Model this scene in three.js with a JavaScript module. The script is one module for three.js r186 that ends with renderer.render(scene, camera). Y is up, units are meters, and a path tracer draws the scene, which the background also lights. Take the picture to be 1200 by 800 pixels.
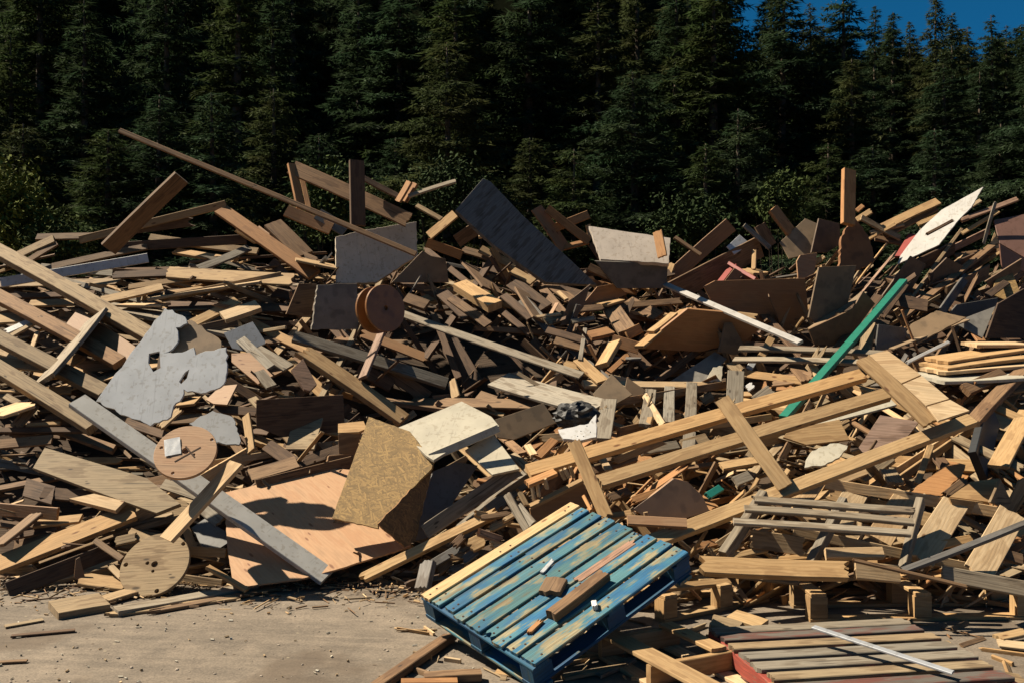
import * as THREE from 'three';
import { mergeGeometries } from 'three/addons/utils/BufferGeometryUtils.js';

// ---------- camera, sky, sun, exposure ----------
const F = 1099, EYE = 1.75;                       // focal length in photograph pixels, eye height
const scene = new THREE.Scene();
const camera = new THREE.PerspectiveCamera(2 * Math.atan(400 / F) * 180 / Math.PI, 1024 / 682, 0.1, 400);
camera.position.set(0, EYE, 0); camera.lookAt(0, EYE, -10); scene.add(camera);
const renderer = new THREE.WebGLRenderer({ antialias: true });
renderer.setSize(1024, 682);
renderer.toneMapping = THREE.LinearToneMapping;
renderer.toneMappingExposure = 2.25;
renderer.shadowMap.enabled = true;
const SUN = new THREE.Vector3(-0.61, 0.77, -0.17).normalize();
{
  const w = 256, h = 128, a = new Float32Array(w * h * 4);
  for (let j = 0; j < h; j++) for (let i = 0; i < w; i++) {
    const el = Math.sin(((j + 0.5) / h - 0.5) * Math.PI);            // -1 down .. 1 up
    const az = (i + 0.5) / w * 2 * Math.PI - Math.PI, ce = Math.sqrt(1 - el * el);
    const dx = Math.cos(az) * ce, dz = Math.sin(az) * ce;
    const e = Math.max(0, el), k = Math.pow(1 - e, 3);
    const cs = Math.max(0, dx * SUN.x + el * SUN.y + dz * SUN.z), g = 0.17 * Math.pow(cs, 10);
    const o = (j * w + i) * 4;
    if (el < 0) { a[o] = 0.035; a[o + 1] = 0.03; a[o + 2] = 0.024; }
    else { a[o] = 0.003 + g; a[o + 1] = 0.028 + 0.050 * k + g * 0.93; a[o + 2] = 0.060 + 0.155 * k + g * 0.82; }
    a[o + 3] = 1;
  }
  const t = new THREE.DataTexture(a, w, h, THREE.RGBAFormat, THREE.FloatType);
  t.mapping = THREE.EquirectangularReflectionMapping; t.magFilter = THREE.LinearFilter; t.minFilter = THREE.LinearFilter; t.needsUpdate = true;
  scene.background = t; scene.environment = t;
}
const sun = new THREE.DirectionalLight(new THREE.Color().setRGB(1, 0.875, 0.69), 5);
sun.position.copy(SUN).multiplyScalar(60).add(new THREE.Vector3(0, 0, -10)); sun.target.position.set(0, 0, -10);
sun.castShadow = true; sun.shadow.mapSize.set(4096, 4096);
Object.assign(sun.shadow.camera, { left: -30, right: 30, top: 30, bottom: -30, near: 1, far: 140 });
scene.add(sun, sun.target);

// ---------- small tools ----------
function rngOf(s) { return () => { s |= 0; s = s + 0x6D2B79F5 | 0; let t = Math.imul(s ^ s >>> 15, 1 | s); t = t + Math.imul(t ^ t >>> 7, 61 | t) ^ t; return ((t ^ t >>> 14) >>> 0) / 4294967296; }; }
const R = rngOf(7421), rr = (a, b) => a + (b - a) * R(), pick = a => a[Math.floor(R() * a.length)];
const V = (x, y, z) => new THREE.Vector3(x, y, z);
const at = (u, v, d) => V((u - 600) / F * d, EYE - (v - 400) / F * d, -d);      // photograph pixel and distance to a point
const toPx = p => [600 + F * p.x / -p.z, 400 - F * (p.y - EYE) / -p.z];
const smooth = (a, b, x) => { const t = Math.min(1, Math.max(0, (x - a) / (b - a))); return t * t * (3 - 2 * t); };
function lerpTable(tb, x) { if (x <= tb[0][0]) return tb[0][1]; for (let i = 1; i < tb.length; i++) if (x <= tb[i][0]) { const [a, p] = tb[i - 1], [b, q] = tb[i]; return p + (q - p) * (x - a) / (b - a); } return tb[tb.length - 1][1]; }
const hash = (x, y, s) => { let n = Math.imul(x, 374761393) ^ Math.imul(y, 668265263) ^ Math.imul(s, 1274126177); n = Math.imul(n ^ n >>> 13, 1274126177); return ((n ^ n >>> 16) >>> 0) / 4294967296; };
function vnoise(x, y, px, py, s) {                 // value noise, tiling with periods px, py
  const x0 = Math.floor(x), y0 = Math.floor(y), fx = x - x0, fy = y - y0, sx = fx * fx * (3 - 2 * fx), sy = fy * fy * (3 - 2 * fy);
  const m = (a, b) => ((a % b) + b) % b, X0 = m(x0, px), X1 = m(x0 + 1, px), Y0 = m(y0, py), Y1 = m(y0 + 1, py);
  const a = hash(X0, Y0, s), b = hash(X1, Y0, s), c = hash(X0, Y1, s), d = hash(X1, Y1, s);
  return a + (b - a) * sx + (c - a) * sy + (a - b - c + d) * sx * sy;
}
const fbm = (x, y, px, py, s, n = 4) => { let t = 0, a = 0.5; for (let i = 0; i < n; i++) { t += a * vnoise(x, y, px, py, s + i); x *= 2; y *= 2; px *= 2; py *= 2; a *= 0.5; } return t / (1 - Math.pow(0.5, n)); };

// the body of the heap: height over the ground at (x, distance)
const CREST = [[-6.5, 2.75], [-4, 2.8], [-2.6, 2.95], [-1, 2.7], [0, 2.7], [1, 2.45], [2, 2.45], [3, 2.75], [4, 3.0], [5, 2.8], [6.5, 2.75]];
function heap(x, d) {
  const r = smooth(-1.1, 0.5, x), toe = 6.75 + (5.05 - 6.75) * r, pw = 0.92 + 0.36 * r, top = lerpTable(CREST, x);
  if (d < toe) return 0;
  const t = (d - toe) / (11 - toe);
  let h = t < 1 ? top * Math.pow(t, pw) : top * Math.max(0, 1 - (d - 11) / 4);
  h -= 0.75 * Math.exp(-(((x + 0.50) / 0.75) ** 2) - (((d - 8.8) / 0.75) ** 2));
  h -= 0.45 * Math.exp(-(((x - 1.9) / 0.7) ** 2) - (((d - 9.0) / 0.6) ** 2));
  return Math.max(0, h);
}
function surf(u, v) {                              // distance at which a sight line meets the heap or the ground
  let best = 9, gap = 1e9;
  for (let d = 4; d < 12; d += 0.04) {
    const y = EYE - (v - 400) / F * d, x = (u - 600) / F * d, g = y - heap(x, d);
    if (g <= 0) return d;
    if (d > 9 && d < 11.2 && g < gap) { gap = g; best = d; }
  }
  return best;
}

// ---------- textures ----------
function dataTex(w, h, fn, rep, srgb = true) {
  const a = new Uint8Array(w * h * 4);
  for (let j = 0; j < h; j++) for (let i = 0; i < w; i++) { const c = fn(i, j), o = (j * w + i) * 4; for (let k = 0; k < 3; k++) a[o + k] = Math.max(0, Math.min(255, Math.round(255 * (Array.isArray(c) ? c[k] : c)))); a[o + 3] = 255; }
  const t = new THREE.DataTexture(a, w, h, THREE.RGBAFormat); t.wrapS = t.wrapT = THREE.RepeatWrapping; t.magFilter = THREE.LinearFilter; t.minFilter = THREE.LinearMipmapLinearFilter; t.generateMipmaps = true;
  if (srgb) t.colorSpace = THREE.SRGBColorSpace; if (rep) t.repeat.set(1 / rep[0], 1 / rep[1]); t.needsUpdate = true; return t;
}
const mix3 = (a, b, t) => a.map((x, i) => x + (b[i] - x) * t);
const TW = 1024, TH = 512, TS = [2.0, 0.5];        // wood tiles cover 2 m along the grain and half a metre across
function woodField(seed, knots, crack) {
  const kn = []; const r = rngOf(seed); for (let i = 0; i < knots; i++) kn.push([r() * TW, r() * TH, 5 + 9 * r()]);
  const g = new Float32Array(TW * TH), st = new Float32Array(TW * TH), dk = new Float32Array(TW * TH);
  for (let j = 0; j < TH; j++) for (let i = 0; i < TW; i++) {
    let wob = 5 * (vnoise(i / 128, j / 64, 8, 8, seed) - 0.5), k = 0;
    for (const [kx, ky, ks] of kn) { let dx = Math.abs(i - kx), dy = j - ky; dx = Math.min(dx, TW - dx); if (dy > TH / 2) dy -= TH; if (dy < -TH / 2) dy += TH; const q = Math.exp(-((dx / (ks * 3)) ** 2) - ((dy / ks) ** 2) * 0.5); wob += Math.sign(dy) * q * ks * 0.12; k = Math.max(k, Math.exp(-Math.pow((dx / (ks * 1.1)) ** 2 + (dy / (ks * 0.8)) ** 2, 2))); }
    const y = j / 8 + wob, fine = vnoise(i / 64, j / 1.4, 16, Math.round(TH / 1.4), seed + 9), rings = 0.5 + 0.5 * Math.sin(y * 1.9 + 4 * vnoise(i / 256, j / 32, 4, 16, seed + 3));
    g[j * TW + i] = 0.55 * fine + 0.45 * rings * rings; dk[j * TW + i] = k;
    st[j * TW + i] = fbm(i / 85.34, j / 42.67, 12, 12, seed + 20, 5);
    if (crack) { const c = vnoise(i / 128, j / 5, 8, Math.round(TH / 5), seed + 31); if (c > 0.84) dk[j * TW + i] = Math.max(dk[j * TW + i], Math.min(0.9, (c - 0.84) * 7)); }
  }
  return { g, st, dk };
}
const WOOD = {};
function woodMaps(name, seed, knots, crack, A, B, K, S, sAmt) {
  const f = woodField(seed, knots, crack);
  const map = dataTex(TW, TH, (i, j) => { const o = j * TW + i; let c = mix3(A, B, f.g[o]); const s = smooth(0.5, 0.72, f.st[o]) * sAmt; c = mix3(c, S, s); const lt = 0.86 + 0.28 * f.st[o]; c = c.map(x => x * lt); return mix3(c, K, f.dk[o] * 0.75); }, TS);
  const bump = dataTex(TW, TH, (i, j) => { const o = j * TW + i; return 0.75 - 0.35 * f.g[o] - 0.4 * f.dk[o] * (crack ? 1 : 0.3) + 0.2 * (f.st[o] - 0.5); }, TS, false);
  return WOOD[name] = { map, bump };
}
woodMaps('fresh', 11, 6, false, [0.89, 0.87, 0.84], [0.785, 0.74, 0.675], [0.40, 0.28, 0.18], [0.58, 0.53, 0.47], 0.55);
woodMaps('old', 53, 4, true, [0.84, 0.83, 0.82], [0.70, 0.68, 0.66], [0.24, 0.21, 0.18], [0.52, 0.48, 0.44], 0.7);
woodMaps('ply', 91, 5, false, [0.86, 0.84, 0.81], [0.81, 0.78, 0.75], [0.48, 0.36, 0.28], [0.68, 0.62, 0.57], 0.5);
const fibre = dataTex(512, 512, (i, j) => { const s = fbm(i / 64, j / 64, 8, 8, 5, 5), g = hash(i, j, 8), d = smooth(0.56, 0.75, fbm(i / 51.2, j / 51.2, 10, 10, 77, 4)); const b = 0.74 + 0.16 * (s - 0.5) + 0.07 * (g - 0.5) - 0.09 * d; return [b, b * 0.985, b * 0.96]; }, [0.9, 0.9]);
const paintMap = (seed, paint, bare, cover, worn) => dataTex(TW, TH, (i, j) => {
  const a = fbm(i / 64, j / 42.67, 16, 12, seed, 5), b = vnoise(i / 64, j / 2, 16, TH / 2, seed + 4), s = fbm(i / 128, j / 128, 8, 4, seed + 7, 3), q = a * 0.75 + b * 0.25;
  const m = smooth(cover - 0.10, cover + 0.07, q), pc = mix3(paint, worn, smooth(0.35, 0.7, s) * 0.8), g = 0.85 + 0.3 * (b - 0.5); return mix3(mix3(bare, [0.33, 0.27, 0.2], smooth(0.55, 0.8, s) * 0.6), pc, m).map(x => x * g); }, TS);
const chalk = dataTex(512, 512, (i, j) => { const s = fbm(i / 64, j / 64, 8, 8, 15, 5), sc = vnoise(i / 6, j / 90, 85, 6, 33), d = smooth(0.60, 0.72, fbm(i / 16, j / 16, 32, 32, 41, 5)), b = 0.86 + 0.14 * (s - 0.5) - 0.06 * (sc > 0.86) ; return mix3([b, b, b], [0.52, 0.47, 0.40], d * 0.22); }, [0.8, 0.8]);
function osbTex() {
  const c = document.createElement('canvas'); c.width = c.height = 1024; const g = c.getContext('2d'), r = rngOf(3); g.fillStyle = '#a58a5e'; g.fillRect(0, 0, 1024, 1024);
  for (let i = 0; i < 5200; i++) { const l = 40 + 90 * r(), w = 6 + 12 * r(), t = r(), x = r() * 1024, y = r() * 1024, an = (r() - 0.5) * 2.2; const k = 0.74 + 0.32 * t; g.fillStyle = `rgb(${Math.round(205 * k)},${Math.round(170 * k)},${Math.round(112 * k)})`; g.save(); g.translate(x, y); g.rotate(an); g.fillRect(-l / 2, -w / 2, l, w); g.fillStyle = 'rgba(70,48,25,0.35)'; g.fillRect(-l / 2, w / 2 - 1, l, 1.4); g.restore(); }
  const t = new THREE.CanvasTexture(c); t.colorSpace = THREE.SRGBColorSpace; t.wrapS = t.wrapT = THREE.RepeatWrapping; t.repeat.set(1 / 0.8, 1 / 0.8); return t;
}

// ---------- materials ----------
const lin = (r, g, b) => new THREE.Color().setRGB(r, g, b);
const M = {};
function wood(key, c, kind, rough = 0.85) { M[key] = new THREE.MeshStandardMaterial({ color: lin(...c.map(x => x * 0.78)), map: WOOD[kind].map, bumpMap: WOOD[kind].bump, bumpScale: 0.0022, roughness: rough, vertexColors: true }); }
wood('tan', [0.68, 0.465, 0.235], 'fresh'); wood('pale', [0.85, 0.65, 0.41], 'fresh'); wood('org', [0.62, 0.33, 0.135], 'fresh');
wood('brn', [0.41, 0.245, 0.120], 'old'); wood('dk', [0.235, 0.133, 0.066], 'old'); wood('gry', [0.49, 0.43, 0.33], 'old');
wood('tgy', [0.60, 0.445, 0.255], 'old'); wood('slate', [0.27, 0.255, 0.235], 'old'); wood('ply', [0.72, 0.45, 0.255], 'ply', 0.7); wood('pbr', [0.50, 0.275, 0.12], 'ply', 0.7);
wood('pink', [0.55, 0.36, 0.26], 'old');
const flat = (key, c, map, rough) => M[key] = new THREE.MeshStandardMaterial({ color: lin(...c.map(x => x * 0.80)), map, roughness: rough, vertexColors: true });
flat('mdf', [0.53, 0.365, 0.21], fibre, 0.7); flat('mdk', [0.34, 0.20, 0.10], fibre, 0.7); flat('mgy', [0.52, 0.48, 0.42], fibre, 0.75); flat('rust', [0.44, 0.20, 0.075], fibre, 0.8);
flat('wht', [0.92, 0.92, 0.90], chalk, 0.5); flat('foam', [0.86, 0.79, 0.67], chalk, 0.95); flat('cream', [0.66, 0.61, 0.48], chalk, 0.6); flat('pgy', [0.62, 0.625, 0.61], chalk, 0.6); flat('bgy', [0.42, 0.46, 0.52], chalk, 0.5); flat('stone', [0.62, 0.54, 0.46], chalk, 0.85); flat('dgy', [0.19, 0.18, 0.165], chalk, 0.6);
flat('red', [0.42, 0.06, 0.045], chalk, 0.6); flat('grn', [0.02, 0.27, 0.17], chalk, 0.45); flat('teal', [0.02, 0.30, 0.26], chalk, 0.5); flat('blk', [0.012, 0.012, 0.012], chalk, 0.6); flat('navy', [0.034, 0.038, 0.042], chalk, 0.5); flat('hide', [0.36, 0.185, 0.13], chalk, 0.5); flat('shell', [0.55, 0.33, 0.19], fibre, 0.5); flat('varn', [0.45, 0.20, 0.06], fibre, 0.4);
M.osb = new THREE.MeshStandardMaterial({ color: lin(0.57, 0.53, 0.45), map: osbTex(), roughness: 0.8, vertexColors: true });
M.osd = M.osb.clone(); M.osd.color = lin(0.50, 0.38, 0.31);
M.metal = new THREE.MeshStandardMaterial({ color: lin(0.5, 0.5, 0.5), map: chalk, metalness: 0.25, roughness: 0.6, vertexColors: true });
M.blue = new THREE.MeshStandardMaterial({ color: lin(0.78, 0.78, 0.78), map: paintMap(301, [0.08, 0.42, 0.60], [0.68, 0.62, 0.47], 0.47, [0.36, 0.56, 0.56]), bumpMap: WOOD.old.bump, bumpScale: 0.002, roughness: 0.8, vertexColors: true });
M.bluef = new THREE.MeshStandardMaterial({ color: lin(0.78, 0.78, 0.78), map: paintMap(311, [0.04, 0.33, 0.50], [0.50, 0.46, 0.36], 0.30, [0.08, 0.38, 0.50]), bumpMap: WOOD.old.bump, bumpScale: 0.002, roughness: 0.75, vertexColors: true });
M.redp = new THREE.MeshStandardMaterial({ color: lin(0.78, 0.78, 0.78), map: paintMap(331, [0.64, 0.25, 0.18], [0.62, 0.50, 0.40], 0.34, [0.70, 0.30, 0.22]), bumpMap: WOOD.old.bump, bumpScale: 0.002, roughness: 0.85, vertexColors: true });
M.redw = new THREE.MeshStandardMaterial({ color: lin(0.78, 0.78, 0.78), map: paintMap(347, [0.50, 0.27, 0.21], [0.48, 0.44, 0.39], 0.56, [0.46, 0.36, 0.31]), bumpMap: WOOD.old.bump, bumpScale: 0.003, roughness: 0.9, vertexColors: true });

// ---------- geometry: boards and sheets ----------
// a sawn board along x, face up y: eased edges, bowed, twisted, with square or splintered ends
function boardGeo(L, W, T, o = {}) {
  const nL = o.nL ?? (L > 1.2 ? 6 : 3), nW = o.rag ? 6 : 2, c = Math.min(0.004, T * 0.2), rag = o.rag || 0, bow = (o.bow ?? rr(-0.011, 0.011)) * L, tw = (o.twist ?? rr(-0.03, 0.03)) * L, crook = rr(-0.003, 0.003) * L;
  const ring = [];                                  // [z, y, v]
  for (let i = 0; i <= nW; i++) ring.push([(-0.5 + i / nW) * (W - 2 * c), T / 2]);
  ring.push([W / 2, T / 2 - c], [W / 2, -T / 2 + c]);
  for (let i = 0; i <= nW; i++) ring.push([(0.5 - i / nW) * (W - 2 * c), -T / 2]);
  ring.push([-W / 2, -T / 2 + c], [-W / 2, T / 2 - c]);
  const n = ring.length, per = [0]; for (let i = 1; i <= n; i++) { const a = ring[i - 1], b = ring[i % n]; per.push(per[i - 1] + Math.hypot(a[0] - b[0], a[1] - b[1])); }
  const j0 = [], j1 = []; { const N = 13, q0 = [], q1 = []; for (let i = 0; i < N; i++) { q0.push(R()); q1.push(R()); } const f = (q, z) => { const t = (z / W + 0.5) * (N - 1), k = Math.min(N - 2, Math.max(0, Math.floor(t))); return q[k] + (q[k + 1] - q[k]) * (t - k); }; for (const p of ring) { j0.push(rag * f(q0, p[0])); j1.push(rag * (o.rag2 ?? 1) * f(q1, p[0])); } }
  const sk0 = (o.skew ?? 0) , pos = [], uv = [], ou = R() * TS[0], ov = R() * TS[1], P = [];
  for (let i = 0; i <= nL; i++) {
    const t = i / nL, s = t - 0.5, row = [], an = tw * s, ca = Math.cos(an), sa = Math.sin(an);
    for (let k = 0; k < n; k++) { let [z, y] = ring[k], x = s * L; if (i === 0) x += j0[k] + sk0 * z; if (i === nL) x -= j1[k] - sk0 * z; row.push([x, y * ca - z * sa + bow * (1 - 4 * s * s), z * ca + y * sa + crook * (1 - 4 * s * s)]); }
    P.push(row);
  }
  const quad = (a, b, c2, d, ua, ub, uc, ud) => { pos.push(...a, ...b, ...c2, ...a, ...c2, ...d); uv.push(...ua, ...ub, ...uc, ...ua, ...uc, ...ud); };
  for (let i = 0; i < nL; i++) for (let k = 0; k < n; k++) {
    const k2 = (k + 1) % n, A = P[i][k], B = P[i + 1][k], C = P[i + 1][k2], D = P[i][k2];
    quad(A, D, C, B, [A[0] + ou, per[k] + ov], [D[0] + ou, per[k + 1] + ov], [C[0] + ou, per[k + 1] + ov], [B[0] + ou, per[k] + ov]);
  }
  for (const [row, s] of [[P[0], 1], [P[nL], -1]]) {
    const m = nW + 1;                               // strip between the top and the bottom edge
    const top = [row[n - 1], ...row.slice(0, m), row[m]], bot = [row[n - 2], ...row.slice(m + 2, 2 * m + 2).reverse(), row[m + 1]];
    for (let k = 0; k < top.length - 1; k++) { const a = top[k], b = top[k + 1], c2 = bot[k + 1], d = bot[k], q = p => [p[1] * 1.5 + ou, p[2] + ov]; if (s > 0) quad(a, d, c2, b, q(a), q(d), q(c2), q(b)); else quad(a, b, c2, d, q(a), q(b), q(c2), q(d)); }
  }
  return finish(pos, uv, o.tint);
}
function finish(pos, uv, tint) {
  const g = new THREE.BufferGeometry(); g.setAttribute('position', new THREE.Float32BufferAttribute(pos, 3)); g.setAttribute('uv', new THREE.Float32BufferAttribute(uv, 2)); g.computeVertexNormals(); return tinted(g, tint);
}
function tinted(g, tint) { const c = tint || tone(), n = g.attributes.position.count, a = new Float32Array(n * 3); for (let i = 0; i < n; i++) a.set(c, i * 3); g.setAttribute('color', new THREE.BufferAttribute(a, 3)); return g; }
function tone(k = 1) { const b = rr(0.72, 1.08) * k, w = rr(-0.05, 0.05); return [b * (1 + w), b, b * (1 - w * 1.4)]; }
function shadeOn(o) { o.traverse(m => { if (m.isMesh) { m.castShadow = true; m.receiveShadow = true; } }); return o; }

// ---------- naming and describing ----------
const used = {};
const numbered = n => { const k = used[n] = (used[n] ?? -1) + 1; return k ? `${n}_${String(k).padStart(3, '0')}` : n; };
const things = [];                                  // every thing, with its place in the picture for the label
function tag(o, label, category, group, kind) { o.userData.label = label; o.userData.category = category; if (group) o.userData.group = group; if (kind) o.userData.kind = kind; return o; }
function addThing(o, name, label, category, group, info) { o.name = numbered(name); scene.add(shadeOn(o)); tag(o, label, category, group, 'thing'); if (info) things.push({ o, ...info }); return o; }
function structure(o, name, label, category) { o.name = numbered(name); o.userData.kind = 'structure'; if (label) { o.userData.label = label; o.userData.category = category; } scene.add(shadeOn(o)); return o; }
function part(parent, mesh, name) { mesh.name = name; mesh.position.sub(parent.position); parent.add(mesh); return mesh; }

const HINT = { s: [0, 0.62, 0.78], f: [0, 0.12, 1], u: [0, 1, 0.12], t: [0, 0.85, 0.5], l: [-0.55, 0.5, 0.67], r: [0.6, 0.15, 0.78], d: [0, -0.35, 0.94], L: [-0.8, 0.3, 0.52], R: [0.8, 0.05, 0.6] };
// a board from one photograph point to another, lying on the heap: w = width of the seen face in pixels, a / b = how far its ends stand off the heap
function boardMesh(u1, v1, u2, v2, w, m, o = {}) {
  const l = o.l ?? 0.04, P1 = at(u1, v1, o.d1 ?? surf(u1, v1) - (o.a ?? l)), P2 = at(u2, v2, o.d2 ?? surf(u2, v2) - (o.b ?? l));
  for (const [P, u, v] of [[P1, u1, v1], [P2, u2, v2]]) { const y = (o.t ?? 0.026) + 0.006; if (P.y < y && v > 420) P.copy(at(u, v, (EYE - y) * F / (v - 400))); }
  const X = P2.clone().sub(P1), L = X.length(); X.normalize();
  const h = V(...(Array.isArray(o.h) ? o.h : HINT[o.h ?? 's'])).normalize(), N = h.addScaledVector(X, -h.dot(X)).normalize(), Z = X.clone().cross(N);
  const C = P1.clone().add(P2).multiplyScalar(0.5), e = 0.05, a = toPx(C.clone().addScaledVector(Z, e)), b = toPx(C.clone().addScaledVector(Z, -e));
  const dx = u2 - u1, dy = v2 - v1, q = Math.hypot(dx, dy), perp = Math.abs((a[0] - b[0]) * -dy / q + (a[1] - b[1]) * dx / q) / (2 * e);
  const W = o.W ?? Math.min(1.2, w / Math.max(perp, 25)), T = o.t ?? 0.026;
  const wild = R(), wear = wild < 0.22 ? rr(0.015, 0.06) : wild < 0.6 ? 0.006 : 0.0001;
  const g = boardGeo(L, W, T, { rag: o.rag ?? Math.min(wear, L * 0.12), rag2: o.rag2, bow: o.bow, twist: o.twist, skew: o.skew, tint: o.k ? tone(o.k) : undefined });
  const mesh = new THREE.Mesh(g, M[m]); mesh.quaternion.setFromRotationMatrix(new THREE.Matrix4().makeBasis(X, N, Z));
  mesh.position.copy(C).addScaledVector(N, -T / 2); mesh.userData.px = [(u1 + u2) / 2, (v1 + v2) / 2, q, Math.atan2(-dy * Math.sign(dx || 1), Math.abs(dx)), L, W, m];
  return mesh;
}
// a flat sheet whose outline is given by photograph points, on a plane turned by yaw and laid back by tilt (degrees), at heap depth less l
function sheetMesh(pts, m, o = {}) {
  let cu = 0, cv = 0; for (const p of pts) { cu += p[0] / pts.length; cv += p[1] / pts.length; }
  const y = (o.yaw ?? 0) * Math.PI / 180, t = (o.tilt ?? 35) * Math.PI / 180, n = V(Math.sin(y) * Math.cos(t), Math.sin(t), Math.cos(y) * Math.cos(t));
  const d0 = o.d ?? surf(cu, cv) - (o.l ?? 0.05); let C = o.ref ? at(...o.ref) : at(cu, cv, d0); const ex = V(0, 1, 0).cross(n).normalize(), ey = n.clone().cross(ex), E = V(0, EYE, 0);
  const hit = ([u, v]) => { const r = at(u, v, 1).sub(E), k = C.clone().sub(E).dot(n) / r.dot(n), p = E.clone().addScaledVector(r, k).sub(C); return new THREE.Vector2(p.dot(ex), p.dot(ey)); };
  if (o.d === undefined && !o.keep && !o.ref) { let s = 0; for (const p of pts) { const r = at(p[0], p[1], 1).sub(E), dd = C.clone().sub(E).dot(n) / r.dot(n), y = EYE - (p[1] - 400) / F * dd, x = (p[0] - 600) / F * dd; if (heap(x, dd) > y - 0.01) s = Math.max(s, dd - surf(p[0], p[1]) + 0.03); } C = at(cu, cv, d0 - Math.min(s, 0.6)); }
  const jag = (list, amt) => { if (!amt) return list; const out = []; for (let i = 0; i < list.length; i++) { const a = list[i], b = list[(i + 1) % list.length], L = a.distanceTo(b), k = Math.max(1, Math.min(14, Math.round(L / 0.035))); out.push(a); for (let j = 1; j < k; j++) { const p = a.clone().lerp(b, j / k), nx = (b.y - a.y) / L, ny = -(b.x - a.x) / L, s = rr(-amt, amt); out.push(new THREE.Vector2(p.x + nx * s, p.y + ny * s)); } } return out; };
  const rough = o.rough, P = pts.map(hit), T = o.t ?? 0.016, sh = new THREE.Shape(rough ? jag(P, rough) : P);
  for (const hl of o.holes || []) sh.holes.push(new THREE.Path(hl.map(hit)));
  const g = new THREE.ExtrudeGeometry(sh, { depth: T, bevelEnabled: !o.sharp, bevelThickness: 0.002, bevelSize: 0.002, bevelOffset: -0.002, bevelSegments: 1 }); g.translate(0, 0, -T);
  const uv = g.attributes.uv, an = (o.grain ?? rr(-0.2, 0.2)), ca = Math.cos(an), sa = Math.sin(an), ou = R() * 2, ov = R() * 2; for (let i = 0; i < uv.count; i++) { const x = uv.getX(i), z = uv.getY(i); uv.setXY(i, x * ca - z * sa + ou, x * sa + z * ca + ov); }
  tinted(g, o.k ? tone(o.k) : undefined);
  const mesh = new THREE.Mesh(g, M[m]); mesh.quaternion.setFromRotationMatrix(new THREE.Matrix4().makeBasis(ex, ey, n)); mesh.position.copy(C);
  let x0 = 1e9, x1 = -1e9; for (const p of pts) { x0 = Math.min(x0, p[0]); x1 = Math.max(x1, p[0]); } mesh.userData.px = [cu, cv, x1 - x0, 0, (x1 - x0) / 120, 0.5, m];
  return mesh;
}
const info = m => { const p = m.userData.px; delete m.userData.px; return { u: p[0], v: p[1], len: p[4], wid: p[5], ang: p[3], m: p[6] }; };

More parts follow.
